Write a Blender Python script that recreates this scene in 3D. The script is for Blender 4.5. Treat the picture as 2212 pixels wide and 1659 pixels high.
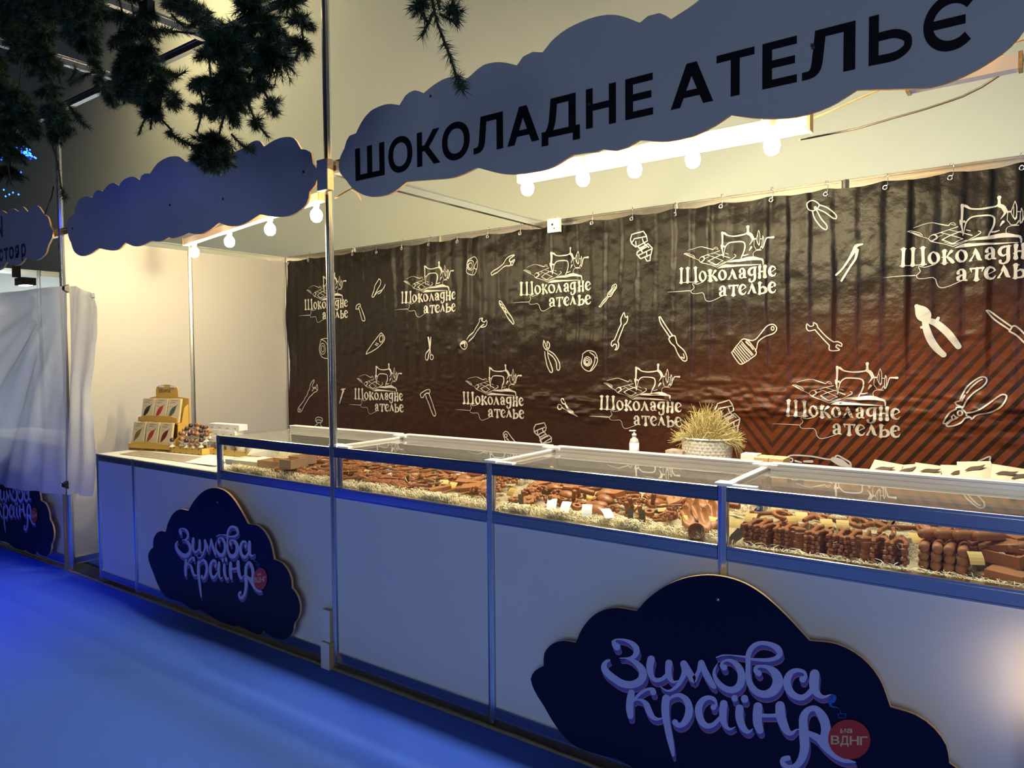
import bpy, bmesh, math, random
import numpy as np
from mathutils import Vector, Matrix

for o in list(bpy.data.objects): bpy.data.objects.remove(o)
SC = bpy.context.scene
COL = SC.collection
PI = math.pi
rnd = random.Random(7)

# ------------------------------------------------------------------ camera
F, CAMX, CAMY, CAMZ = 1547.29, 2.8346, -2.3963, 1.5810
YAW, PITCH, ROLL = 0.62296, -0.039607, -0.008708
fw = Vector((-math.sin(YAW)*math.cos(PITCH), math.cos(YAW)*math.cos(PITCH), math.sin(PITCH)))
rt = Vector((math.cos(YAW), math.sin(YAW), 0)); up = rt.cross(fw)
r2 = rt*math.cos(ROLL)+up*math.sin(ROLL); u2 = -rt*math.sin(ROLL)+up*math.cos(ROLL)
CP = Vector((CAMX, CAMY, CAMZ))
cam = bpy.data.cameras.new('camera'); camo = bpy.data.objects.new('camera', cam); COL.objects.link(camo)
cam.sensor_fit = 'HORIZONTAL'; cam.sensor_width = 36; cam.lens = F/2212*36; cam.clip_start = .05
M = Matrix((( r2.x, u2.x, -fw.x, CP.x), (r2.y, u2.y, -fw.y, CP.y), (r2.z, u2.z, -fw.z, CP.z), (0,0,0,1)))
camo.matrix_world = M
SC.camera = camo

def un(x, y, ax, v):
    """point of the world plane axis=v that the photograph shows at pixel x, y (measuring aid)"""
    d = fw*F + r2*(x-1106) + u2*(829.5-y)
    t = (v-CP[ax])/d[ax]
    return CP+d*t

# ------------------------------------------------------------------ world, hall lights, exposure
w = bpy.data.worlds.new('hall'); SC.world = w; w.use_nodes = True
w.node_tree.nodes['Background'].inputs[0].default_value = (.30, .42, .95, 1)
w.node_tree.nodes['Background'].inputs[1].default_value = .018
SC.view_settings.view_transform = 'Standard'; SC.view_settings.look = 'None'
SC.view_settings.gamma = 1; SC.view_settings.use_curve_mapping = False
SC.view_settings.exposure = 0

def area(name, loc, to, size, power, color, sizey=None, spread=None):
    l = bpy.data.lights.new(name, 'AREA'); l.energy = power; l.color = color
    l.shape = 'RECTANGLE'; l.size = size; l.size_y = sizey or size
    if spread: l.spread = spread
    o = bpy.data.objects.new(name, l); COL.objects.link(o)
    o.location = loc; o.rotation_euler = (Vector(to)-Vector(loc)).to_track_quat('-Z', 'Y').to_euler()
    return o
# high hall floods over stand and aisle, plus an added front fill and wall wash
hl = area('hall_and_fill_light', (1.7, .75, 5.6), (1.7, .74, 0), 2.8, 78, (.84, .92, 1.0), .35, spread=math.radians(95)); hl.rotation_euler = (0, 0, 0)
area('hall_and_fill_light', (4.2, -6.4, 2.3), (0, 0, 1.4), 3.0, 96, (.56, .69, .92), 1.6)  # added front fill for the counter panels and signs, no fixture there
area('hall_and_fill_light', (-2.9, -1.75, 3.3), (-2.9, -1.76, 0), .5, 28, (.006, .05, 1.0), .5, spread=math.radians(70))
area('hall_and_fill_light', (-5.5, 1.2, 6.4), (-4.5, 3.3, 3.2), 1.5, 72, (1.0, .80, .42), 1.0)  # added warm wash to brighten the left hall wall, no known lamp

# ------------------------------------------------------------------ materials
MATS = {}
def mat(name, col, rough=.5, metal=0, noise=0, nscale=20, bump=0, bscale=60, spec=.5, emit=None, estr=0, stretch=None, trans=0, sss=0, coat=0):
    if name in MATS: return MATS[name]
    m = bpy.data.materials.new(name); m.use_nodes = True; MATS[name] = m
    nt = m.node_tree; b = nt.nodes['Principled BSDF']
    b.inputs['Base Color'].default_value = (*col, 1); b.inputs['Roughness'].default_value = rough
    b.inputs['Metallic'].default_value = metal; b.inputs['Specular IOR Level'].default_value = spec
    if coat: b.inputs['Coat Weight'].default_value = coat; b.inputs['Coat Roughness'].default_value = .15
    if trans: b.inputs['Transmission Weight'].default_value = trans
    if emit: b.inputs['Emission Color'].default_value = (*emit, 1); b.inputs['Emission Strength'].default_value = estr
    tc = nt.nodes.new('ShaderNodeTexCoord'); src = tc.outputs['Object']
    if stretch:
        mp = nt.nodes.new('ShaderNodeMapping'); mp.inputs['Scale'].default_value = stretch
        nt.links.new(src, mp.inputs[0]); src = mp.outputs[0]
    if noise:
        n = nt.nodes.new('ShaderNodeTexNoise'); n.inputs['Scale'].default_value = nscale; n.inputs['Detail'].default_value = 5
        nt.links.new(src, n.inputs['Vector'])
        mx = nt.nodes.new('ShaderNodeMix'); mx.data_type = 'RGBA'
        mx.inputs[6].default_value = (*[c*(1-noise) for c in col], 1); mx.inputs[7].default_value = (*[min(1, c*(1+noise)) for c in col], 1)
        nt.links.new(n.outputs[0], mx.inputs[0]); nt.links.new(mx.outputs[2], b.inputs['Base Color'])
    if bump:
        n = nt.nodes.new('ShaderNodeTexNoise'); n.inputs['Scale'].default_value = bscale; n.inputs['Detail'].default_value = 4
        nt.links.new(src, n.inputs['Vector'])
        bp = nt.nodes.new('ShaderNodeBump'); bp.inputs['Strength'].default_value = bump; bp.inputs['Distance'].default_value = .01
        nt.links.new(n.outputs[0], bp.inputs['Height']); nt.links.new(bp.outputs[0], b.inputs['Normal'])
    return m
def glassmat(name='clear_glass', dust=0):
    m = bpy.data.materials.new(name); m.use_nodes = True; nt = m.node_tree; nt.nodes.clear()
    out = nt.nodes.new('ShaderNodeOutputMaterial'); t = nt.nodes.new('ShaderNodeBsdfTransparent'); g = nt.nodes.new('ShaderNodeBsdfGlossy')
    t.inputs[0].default_value = (.97, .985, .97, 1); g.inputs['Roughness'].default_value = .015
    fr = nt.nodes.new('ShaderNodeFresnel'); fr.inputs[0].default_value = 1.5
    ml = nt.nodes.new('ShaderNodeMath'); ml.operation = 'MULTIPLY'; ml.inputs[1].default_value = 1.5; ml.use_clamp = True
    mx = nt.nodes.new('ShaderNodeMixShader')
    nt.links.new(fr.outputs[0], ml.inputs[0]); nt.links.new(ml.outputs[0], mx.inputs[0]); nt.links.new(t.outputs[0], mx.inputs[1]); nt.links.new(g.outputs[0], mx.inputs[2])
    res = mx.outputs[0]
    if dust:
        d = nt.nodes.new('ShaderNodeBsdfDiffuse'); d.inputs[0].default_value = (.8, .8, .72, 1); m2 = nt.nodes.new('ShaderNodeMixShader'); m2.inputs[0].default_value = dust
        nt.links.new(res, m2.inputs[1]); nt.links.new(d.outputs[0], m2.inputs[2]); res = m2.outputs[0]
    nt.links.new(res, out.inputs[0]); return m
def filmmat(name, col, alpha, rough=.6):
    """thin diffuse-translucent film"""
    m = bpy.data.materials.new(name); m.use_nodes = True; nt = m.node_tree; nt.nodes.clear()
    out = nt.nodes.new('ShaderNodeOutputMaterial'); d = nt.nodes.new('ShaderNodeBsdfDiffuse'); tl = nt.nodes.new('ShaderNodeBsdfTranslucent')
    tp = nt.nodes.new('ShaderNodeBsdfTransparent'); g = nt.nodes.new('ShaderNodeBsdfGlossy'); g.inputs['Roughness'].default_value = .3
    d.inputs[0].default_value = (*col, 1); tl.inputs[0].default_value = (*col, 1)
    tc = nt.nodes.new('ShaderNodeTexCoord'); n = nt.nodes.new('ShaderNodeTexNoise'); n.inputs['Scale'].default_value = 14; nt.links.new(tc.outputs['Object'], n.inputs['Vector'])
    bp = nt.nodes.new('ShaderNodeBump'); bp.inputs['Strength'].default_value = .25; bp.inputs['Distance'].default_value = .02; nt.links.new(n.outputs[0], bp.inputs['Height'])
    nt.links.new(bp.outputs[0], d.inputs['Normal']); nt.links.new(bp.outputs[0], g.inputs['Normal'])
    a = nt.nodes.new('ShaderNodeMixShader'); a.inputs[0].default_value = .45; nt.links.new(d.outputs[0], a.inputs[1]); nt.links.new(tl.outputs[0], a.inputs[2])
    b = nt.nodes.new('ShaderNodeMixShader'); b.inputs[0].default_value = .06; nt.links.new(a.outputs[0], b.inputs[1]); nt.links.new(g.outputs[0], b.inputs[2])
    c = nt.nodes.new('ShaderNodeMixShader'); c.inputs[0].default_value = alpha; nt.links.new(tp.outputs[0], c.inputs[1]); nt.links.new(b.outputs[0], c.inputs[2])
    nt.links.new(c.outputs[0], out.inputs[0]); return m

ALU = mat('brushed_aluminium', (.80, .80, .78), .22, 1, .06, 30, .05, 40, stretch=(1, 1, .05))
ALUX = mat('brushed_aluminium_rail', (.78, .78, .76), .22, 1, .06, 30, .05, 40, stretch=(.05, 1, 1))
GLASS = glassmat()
GLASST = glassmat('dusty_glass', .065)
ALUP = mat('pale_lit_aluminium', (.80, .79, .73), .38, .35, .05, 30, .05, 40, stretch=(.05, 1, 1))  # paler, less metallic rail copy with lamp and wall light put into its tone
PARTM = mat('cream_partition_laminate', (.56, .54, .51), .5, 0, .03, 3)
PANEL = mat('white_laminate', (.78, .78, .80), .45, 0, .03, 3, .02, 300)
WHITE = mat('white_board', (.82, .80, .77), .6, 0, .03, 4)
HALLW = mat('hall_wall_plaster', (.72, .775, .69), .9, 0, .05, 1.5, .1, 40)
CARPET = mat('blue_needle_carpet', (.062, .138, .58), .95, 0, .22, 260, .5, 420, spec=.1)
BACKING = mat('beige_carpet_backing', (.27, .22, .15), .85, 0, .45, 30, .5, 90)
DARK = mat('dark_hall_floor', (.04, .04, .045), .8, 0, .2, 8)
NAVY = mat('navy_print', (.004, .005, .036), .4, 0, .1, 3, spec=.2)
GREYBLUE = mat('grey_blue_laminate', (.48, .48, .46), .45, 0, .03, 3)
BLACKL = mat('black_vinyl_letter', (.006, .006, .008), .65, spec=.15)
EDGEW = mat('raw_board_edge', (.75, .47, .20), .6, 0, .2, 60)
WOOD = mat('raw_pine', (.55, .36, .17), .65, 0, .25, 9, .2, 40, stretch=(1, 1, .15))
OSB = mat('chipboard_edge', (.55, .36, .16), .75, 0, .35, 120, .3, 140)
BLACK = mat('black_plastic', (.01, .01, .01), .35)
CABLE = mat('brown_cable', (.07, .05, .03), .5)
TWINE = mat('orange_twine', (.55, .30, .08), .7, 0, .2, 90)
KRAFT = mat('kraft_board', (.66, .45, .24), .75, 0, .08, 30)
MDF = mat('laser_cut_plywood', (.66, .42, .09), .55, 0, .1, 12)
MDFD = mat('burnt_plywood_slot', (.08, .04, .015), .7)
PAPER = mat('white_paper', (.85, .84, .80), .6)
CHOC = mat('milk_chocolate', (.35, .135, .042), .42, 0, .12, 25, .15, 120, spec=.45)
CHOC2 = mat('light_milk_chocolate', (.44, .185, .06), .45, 0, .12, 25, .12, 120, spec=.4)
DCHOC = mat('dark_chocolate', (.05, .017, .009), .4, 0, .12, 25, .12, 120)
TAGY = mat('yellow_price_card', (.85, .58, .16), .6)
TAGW = mat('white_price_card', (.9, .88, .82), .6)
TAGD = mat('dark_sticker', (.10, .075, .02), .4)
STRAWW = mat('shredded_paper', (.88, .77, .50), .7, 0, .1, 30)
HAY = mat('dry_hay', (.52, .42, .17), .7, 0, .3, 40)
WICKER = mat('white_woven_band', (.78, .77, .72), .55, 0, .05, 30)
NEEDLE = mat('fir_needle', (.018, .045, .014), .6, 0, .4, 12)
TWIG = mat('fir_twig', (.05, .03, .015), .8)
BULB = mat('lit_bulb_glass', (1, .9, .7), .3, emit=(1.0, .83, .47), estr=720)
TUBE = mat('lit_lamp_tube', (1, .95, .9), .3, emit=(1.0, .80, .52), estr=60)
LAMPW = mat('white_lamp_trough', (.85, .84, .8), .35, .0)
PRINT = mat('white_banner_print', (.54, .51, .46), .4, 0, .05, 20)
LETTER = mat('lilac_lettering', (.52, .52, .82), .4, 0, .08, 6)
LETSH = mat('violet_letter_side', (.13, .10, .42), .45, 0, .1, 8)
LETPK = mat('pink_letter_side', (.42, .15, .26), .45, 0, .2, 8)
RED = mat('red_bauble_print', (.50, .035, .02), .35)
CREAM = mat('cream_print', (.75, .50, .30), .4)
BLUEP = mat('blue_ribbon_print', (.02, .12, .55), .4)
NAVYL = mat('navy_vinyl_letter', (.01, .015, .12), .4)
POUCH = mat('cream_paper_pouch', (.66, .57, .35), .6, 0, .04, 20)
CELLO = mat('cellophane', (.80, .74, .64), .12, 0, 0, bump=.6, bscale=70, spec=1)

# ------------------------------------------------------------------ mesh helpers
class MB:
    def __init__(s): s.v = []; s.f = []; s.mi = []; s.sm = []
    def add(s, vs, fs, mi=0, smooth=False):
        b = len(s.v); s.v += [tuple(v) for v in vs]
        for f in fs: s.f.append(tuple(b+i for i in f)); s.mi.append(mi); s.sm.append(smooth)
        return s
    def box(s, x0, x1, y0, y1, z0, z1, mi=0):
        return s.add([(x0,y0,z0),(x1,y0,z0),(x1,y1,z0),(x0,y1,z0),(x0,y0,z1),(x1,y0,z1),(x1,y1,z1),(x0,y1,z1)],
            [(0,3,2,1),(4,5,6,7),(0,1,5,4),(1,2,6,5),(2,3,7,6),(3,0,4,7)], mi)
    def tube(s, pts, r, n=6, mi=0, cap=True, smooth=True):
        pts = [Vector(p) for p in pts]; rs = r if isinstance(r, (list, tuple)) else [r]*len(pts)
        vs = []; fs = []; prev = None
        for i, p in enumerate(pts):
            t = (pts[min(i+1, len(pts)-1)]-pts[max(i-1, 0)])
            if t.length < 1e-9: t = Vector((0, 0, 1))
            t.normalize()
            a = prev if prev is not None else (Vector((0, 0, 1)) if abs(t.z) < .9 else Vector((1, 0, 0)))
            a = (a-t*a.dot(t));
            if a.length < 1e-6: a = t.orthogonal()
            a.normalize(); prev = a; b = t.cross(a)
            for k in range(n):
                q = 2*PI*k/n; vs.append(p+(a*math.cos(q)+b*math.sin(q))*rs[i])
        for i in range(len(pts)-1):
            for k in range(n):
                fs.append((i*n+k, i*n+(k+1) % n, (i+1)*n+(k+1) % n, (i+1)*n+k))
        if cap: fs.append(tuple(reversed(range(n)))); fs.append(tuple(range((len(pts)-1)*n, len(pts)*n)))
        return s.add(vs, fs, mi, smooth)
    def lathe(s, prof, n=16, c=(0,0,0), mi=0, smooth=True, sx=1, sy=1):
        vs = []; fs = []
        for r, z in prof:
            for k in range(n): q = 2*PI*k/n; vs.append((c[0]+r*math.cos(q)*sx, c[1]+r*math.sin(q)*sy, c[2]+z))
        for i in range(len(prof)-1):
            for k in range(n): fs.append((i*n+k, i*n+(k+1) % n, (i+1)*n+(k+1) % n, (i+1)*n+k))
        if prof[0][0] > 1e-6: fs.append(tuple(reversed(range(n))))
        if prof[-1][0] > 1e-6: fs.append(tuple(range((len(prof)-1)*n, len(prof)*n)))
        return s.add(vs, fs, mi, smooth)
    def prism(s, pts, z0, z1, ch=0, mi=0):
        """extruded outline (ccw, xy) with a chamfered top"""
        n = len(pts); a = sum(pts[i][0]*pts[(i+1) % n][1]-pts[(i+1) % n][0]*pts[i][1] for i in range(n))
        if a < 0: pts = pts[::-1]
        vs = [(x, y, z0) for x, y in pts]+[(x, y, z1-ch) for x, y in pts]; k = 2
        if ch:
            ins = inset(pts, ch); vs += [(x, y, z1) for x, y in ins]; k = 3
        fs = [tuple(reversed(range(n)))]
        for L in range(k-1):
            for i in range(n): fs.append((L*n+i, L*n+(i+1) % n, (L+1)*n+(i+1) % n, (L+1)*n+i))
        fs.append(tuple(range((k-1)*n, k*n)))
        return s.add(vs, fs, mi)
    def xf(s, fn):
        s.v = [tuple(fn(Vector(v))) for v in s.v]; return s
    def build(s, name, mats, parent=None, origin=None, tri=False):
        me = bpy.data.meshes.new(name)
        o0 = Vector(origin) if origin is not None else (Vector(parent.get('_o', (0,0,0))) if parent else Vector((0,0,0)))
        me.from_pydata([tuple(Vector(v)-o0) for v in s.v], [], s.f)
        for m in (mats if isinstance(mats, (list, tuple)) else [mats]): me.materials.append(m)
        me.polygons.foreach_set('material_index', s.mi); me.polygons.foreach_set('use_smooth', s.sm); me.update()
        ob = bpy.data.objects.new(name, me); COL.objects.link(ob)
        if parent: ob.parent = parent
        if origin is not None: ob.location = o0
        elif not parent: ob.location = (0,0,0)
        return ob
def inset(pts, d):
    n = len(pts); out = []
    for i in range(n):
        p0, p1, p2 = Vector(pts[i-1]), Vector(pts[i]), Vector(pts[(i+1) % n])
        e1 = (p1-p0); e2 = (p2-p1)
        if e1.length < 1e-9 or e2.length < 1e-9: out.append(tuple(p1)); continue
        e1.normalize(); e2.normalize(); n1 = Vector((-e1.y, e1.x)); n2 = Vector((-e2.y, e2.x)); m = n1+n2
        if m.length < .2: out.append(tuple(p1+n1*d)); continue
        m.normalize(); out.append(tuple(p1+m*min(d/max(.45, m.dot(n1)), 2*d)))
    return out
def tag(o, label=None, cat=None, group=None, kind=None):
    if label: o['label'] = label
    if cat: o['category'] = cat
    if group: o['group'] = group
    if kind: o['kind'] = kind
    return o
def thing(name, label, cat, loc=(0,0,0), group=None, rot=(0,0,0), kind=None):
    """Empty at the base; children are given in world coordinates before any rotation"""
    o = bpy.data.objects.new(name, None); COL.objects.link(o); o.location = loc; o.rotation_euler = rot
    o.empty_display_size = .05
    o['_o'] = tuple(loc)
    return tag(o, label, cat, group, kind)
def dup(o, loc, rot=None, label=None, parent=None, scale=None):
    c = o.copy(); COL.objects.link(c)
    if parent is None: c.location = loc
    else: c.parent = parent
    if rot is not None: c.rotation_euler = rot
    if scale: c.scale = (scale,)*3 if not isinstance(scale, (tuple, list)) else scale
    if label: c['label'] = label
    for ch in list(o.children): dup(ch, None, parent=c)
    return c
def cr(pts, step):
    """Catmull-Rom resample of tuples of any dimension"""
    P = [np.array(p, float) for p in pts]; out = []
    for i in range(len(P)-1):
        a = P[i-1] if i else 2*P[0]-P[1]; b = P[i]; c = P[i+1]; d = P[i+2] if i+2 < len(P) else 2*P[-1]-P[-2]
        n = max(1, int(np.linalg.norm((c-b)[:2])/step))
        for k in range(n):
            t = k/n; out.append(.5*((2*b)+(c-a)*t+(2*a-5*b+4*c-d)*t*t+(3*b-a-3*c+d)*t**3))
    out.append(P[-1]); return out
def ribbon(mb, pts, mp, w=None, step=8, mi=0, closed=False, caps=True, smooth=True):
    """flat stroke: pts (x,y[,width]) in drawing units, mp maps drawing units to 3D"""
    pts = [tuple(p)+((w,) if len(p) == 2 else ()) for p in pts]
    if closed and pts[0][:2] != pts[-1][:2]: pts.append(pts[0])
    q = cr(pts, step) if smooth else [np.array(p, float) for p in pts]
    if not smooth:
        r = []
        for i in range(len(q)-1):
            n = max(1, int(np.linalg.norm((q[i+1]-q[i])[:2])/(step*2)))
            for k in range(n): r.append(q[i]+(q[i+1]-q[i])*k/n)
        q = r+[q[-1]]
    n = len(q); L = []; R = []
    for i in range(n):
        a = q[max(i-1, 0)]; b = q[min(i+1, n-1)]
        if closed and i in (0, n-1): a, b = q[-2], q[1]
        t = (b-a)[:2]; l = np.linalg.norm(t); t = t/l if l > 1e-9 else np.array([1., 0])
        nn = np.array([-t[1], t[0]])*max(q[i][2], .3)/2
        L.append(q[i][:2]+nn); R.append(q[i][:2]-nn)
    vs = [mp(*p) for p in L]+[mp(*p) for p in R]
    fs = [(i, i+1, n+i+1, n+i) for i in range(n-1)]
    mb.add(vs, fs, mi)
    if caps and not closed:
        for e, s_ in ((0, -1), (n-1, 1)):
            if q[e][2] < 3: continue
            c = q[e][:2]; d0 = L[e]-c
            k = 6; an = [(-s_)*PI*j/k for j in range(k+1)]
            ring = [c+np.array([d0[0]*math.cos(A)-d0[1]*math.sin(A), d0[0]*math.sin(A)+d0[1]*math.cos(A)]) for A in an]
            mb.add([mp(*p) for p in ring], [tuple(range(k+1))], mi)
LOWB = 0
def fixnormals(o, facing):
    me = o.data; f = Vector(facing)
    me.update(); bm = bmesh.new(); bm.from_mesh(me)
    for p in bm.faces:
        p.normal_update()
        if p.normal.dot(f) < 0: p.normal_flip()
    bm.to_mesh(me); bm.free(); return o
def recalc(o):
    bm = bmesh.new(); bm.from_mesh(o.data); bmesh.ops.recalc_face_normals(bm, faces=bm.faces); bm.to_mesh(o.data); bm.free(); return o
GL = {}
def glyph(ch, bold=.025):
    k = (ch, bold)
    if k in GL: return GL[k]
    cu = bpy.data.curves.new('g', 'FONT'); cu.body = ch; cu.offset = bold; cu.resolution_u = 3
    o = bpy.data.objects.new('g', cu); COL.objects.link(o)
    m = o.evaluated_get(bpy.context.evaluated_depsgraph_get()).to_mesh()
    vs = [(v.co.x, v.co.y) for v in m.vertices]; fs = [tuple(p.vertices) for p in m.polygons]
    xs = [v[0] for v in vs]; ys = [v[1] for v in vs]; bb = (min(xs), max(xs), min(ys), max(ys))
    bpy.data.objects.remove(o); bpy.data.curves.remove(cu)
    GL[k] = (vs, fs, bb); return GL[k]
def put_glyph(mb, ch, x0, x1, z0, z1, mp, bold=.025, mi=0, h=None):
    """glyph fitted in a box; z0 baseline and z1 top are for capitals"""
    vs, fs, bb = glyph(ch, bold); hh = (h or bb[3]); b0 = -bold
    sx = (x1-x0)/(bb[1]-bb[0]); sz = (z1-z0)/(hh-b0)
    mb.add([mp(x0+(x-bb[0])*sx, z0+(y-b0)*sz) for x, y in vs], fs, mi)
def text_line(mb, s, x, z, size, mp, bold=.0, mi=0, sx=1):
    for ch in s:
        if ch == ' ': x += .3*size*sx; continue
        vs, fs, bb = glyph(ch, bold)
        mb.add([mp(x+(a-bb[0])*size*sx, z+b*size) for a, b in vs], fs, mi); x += (bb[1]-bb[0]+.09)*size*sx
    return x

# ------------------------------------------------------------------ hall
mb = MB().add([(-16,-9,-.012),(9,-9,-.012),(9,2.95,-.012),(-16,2.95,-.012)], [(0,1,2,3)])
tag(mb.build('floor', DARK), kind='structure')
mb = MB(); N = 60
c = thing('carpet', 'bright blue needle-felt carpet of the aisle in front of the counters', 'carpet', (0,-2,0))
MB().box(-14, 8, -8.5, -.035, -.008, .0).build('pile', CARPET, c)
vs = []; fs = []; rr = random.Random(3); K = 200
for i in range(K+1):
    x = -6+13*i/K; j = .006*math.sin(x*3.1)+.004*rr.uniform(-1, 1)
    prof = [(-.040, -.006), (-.040+j*.3, .003), (-.034+j*.6, .007+.002*math.sin(x*7)), (-.024+j, .009), (-.014+j*1.5, -.006)]
    vs += [(x, y, max(z, -.01)) for y, z in prof]
    if i < K: fs += [(i*5+k, (i+1)*5+k, (i+1)*5+k+1, i*5+k+1) for k in range(4)]
e = MB().add(vs, fs, 0, True).build('folded_edge', BACKING, c); e['label'] = 'curled beige backing along the carpet edge'
c2 = tag(MB().box(-9, 6, .16, 2.9, -.009, .001).build('carpet', CARPET), 'dark blue carpet inside the stand behind the counter', 'carpet')
tag(MB().box(-16, 9, 2.95, 3.05, -.02, 7.2).build('wall_back', HALLW), kind='structure')
tag(MB().box(-16.1, -16, -9, 2.95, -.02, 7.2).build('wall_left', HALLW), kind='structure')
tag(MB().box(-16.1, 9, -9, 2.95, 7.2, 7.3).build('ceiling', mat('dark_ceiling', (.06,.06,.06), .9)), kind='structure')

# ------------------------------------------------------------------ aluminium system
def octa(r=.02, n=8, groove=.004):
    """post section with eight grooves"""
    out = []
    for k in range(n):
        a = 2*PI*(k+.5)/n; b = 2*PI/n
        for f_, rr_ in ((-.5, 1), (-.16, 1), (-.12, 1-groove*45), (.12, 1-groove*45), (.16, 1)):
            q = a+f_*b; k1 = 1/max(math.cos(f_*b), .9) if abs(f_) == .5 else 1/math.cos(f_*b)*math.cos(0)
            R_ = r*math.cos(b/2)/math.cos(f_*b) if rr_ == 1 else r*.72
            out.append((R_*math.cos(q), R_*math.sin(q)))
    return out
OC = octa()
def post(x, y, z0, z1, name, parent=None, label=None, cat='post', r=.02):
    s = r/.02; mb = MB().prism([(x+a*s, y+b*s) for a, b in OC], z0, z1)
    o = mb.build(name, ALU, parent, None if parent else (x, y, z0))
    if label: tag(o, label, cat)
    return o
def rail(a, b, z0, z1, name='rail', parent=None, d=.034, mat_=None):
    """horizontal extrusion from a to b (xy), grooved section"""
    a = Vector((*a, 0)); b = Vector((*b, 0)); t = (b-a).normalized(); n = Vector((t.y, -t.x, 0)); h = z1-z0
    sec = [(-d/2, 0), (d/2, 0), (d/2, h*.10), (d/2-.003, h*.12), (d/2-.003, h*.70), (d/2, h*.72), (d/2, h*.78), (d/2-.006, h*.785), (d/2-.006, h*.82), (d/2, h*.825), (d/2, h*.97), (d/2-.003, h),
           (-d/2+.003, h), (-d/2, h*.97), (-d/2, h*.825), (-d/2+.006, h*.82), (-d/2+.006, h*.785), (-d/2, h*.78), (-d/2, h*.72), (-d/2+.003, h*.70), (-d/2+.003, h*.12), (-d/2, h*.10)]
    k = len(sec); vs = [p+n*u+Vector((0, 0, z0+v)) for p in (a, b) for u, v in sec]
    fs = [(i, (i+1) % k, k+(i+1) % k, k+i) for i in range(k)]+[tuple(reversed(range(k))), tuple(range(k, 2*k))]
    o = MB().add(vs, fs).build(name, mat_ or ALUX, parent)
    return recalc(o)

X3 = -2.985   # line of the left partition
ZB = 2.545    # top of the fascia beam
ZC = 1.131    # top of the glass case
ZT = .912     # top of the plain counter
BH = .052

# partition between the stands: posts at Y 0, 1, 2
part = thing('partition_wall', 'cream lit partition of two tall panels at the left end of the stand', 'wall', (X3, 1, 0), kind=None)
for y in (1, 1.98): post(X3, y, 0, ZB, 'post', part)
for y0, y1 in ((.02, .98), (1.02, 1.96)):
    MB().box(X3-.004, X3+.004, y0, y1, .087, 2.5).build('panel', PARTM, part)
    rail((X3, y0), (X3, y1), ZB-BH, ZB, 'rail', part); rail((X3, y0), (X3, y1), .035, .09, 'rail', part)
# back partition behind the banner
bk = thing('back_partition', 'row of pale panels closing the stand behind the brown banner', 'wall', (0, 1.98, 0))
for x in range(-2, 4): post(x, 1.98, 0, ZB, 'post', bk)
for x in range(-3, 3):
    MB().box(x+.02, x+.98, 1.976, 1.984, .087, 2.5).build('panel', WHITE, bk)
    rail((x+.02, 1.98), (x+.98, 1.98), ZB-BH, ZB, 'rail', bk); rail((x+.02, 1.98), (x+.98, 1.98), .035, .09, 'rail', bk)
# tall poles of the frame
post(0, 0, .0, 3.44, 'pole', None, 'tall grooved aluminium pole rising between the two cloud fascia signs', 'pole')
post(X3, 0, 0, 3.44, 'pole', None, 'tall grooved aluminium pole at the far left corner beside the plastic sheet', 'pole')
post(3.02, 0, 0, 3.44, 'pole', None, 'tall aluminium pole at the right end of the long fascia sign', 'pole')
# fascia beams
def beam(a, b, z1, label, h=BH):
    o = rail(a, b, z1-h, z1, 'beam', None); return tag(o, label, 'beam')
beam((X3+.02, 0), (-.02, 0), ZB, 'aluminium beam carrying the blank cloud sign')
beam((.02, 0), (3.0, 0), ZB, 'aluminium beam carrying the lettered cloud sign')
beam((-7, 0), (X3-.02, 0), ZB, 'aluminium beam of the neighbouring stand behind its own cloud sign')
beam((0, .02), (0, 1.96), ZB, 'aluminium cross beam running back from the tall middle pole')
beam((-7, 0), (3.0, 0), 3.44, 'high aluminium beam joining the tops of the poles')
for x, t in ((-2, 'aluminium canopy arm behind the thick fir clump, farther left'), (-1, 'aluminium canopy arm behind the fir clump, nearer the middle pole')):
    beam((x, -2.2), (x, -.02), 3.44, t)
# ------------------------------------------------------------------ counter
ct = thing('display_counter', 'long white-panelled counter in an aluminium frame', 'counter', (0, 0, 0))
XS = [-2.5, -2, -1, 0, 1, 2, 3]
for x in XS:
    top = ZT if x < -1.5 else ZC
    if x == 0:
        post(.034, .012, .02, ZC-.004, 'post', ct, r=.014)
    else: post(x, 0, .012, top, 'post', ct)
for a, b in zip(XS[:-1], XS[1:]):
    MB().box(a+.017, b-.017, -.004, .004, .08, .89).build('panel', PANEL, ct)
    rail((a+.017, 0), (b-.017, 0), .033, .087, 'rail', ct)
    rail((a+.017, 0), (b-.017, 0), ZT-.046 if a < -1.5 else .875, ZT if a < -1.5 else .928, 'rail', ct)
    if a > -1.5:
        rail((a+.017, 0), (b-.017, 0), ZC-BH, ZC, 'rail', ct)
# left end panel of the counter and its back
post(-2.5, .5, .012, ZT, 'post', ct)
MB().box(-2.504, -2.496, .02, .48, .08, .9).build('panel', PANEL, ct)
rail((-2.5, .02), (-2.5, .48), ZT-.046, ZT, 'rail', ct); rail((-2.5, .02), (-2.5, .48), .033, .087, 'rail', ct)
MB().box(-2.49, -1.02, -.012, .54, ZT-.012, ZT+.002).build('worktop', WHITE, ct)
MB().box(-.98, 3, .012, .5, .868, .874).build('case_floor', WHITE, ct)
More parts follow.
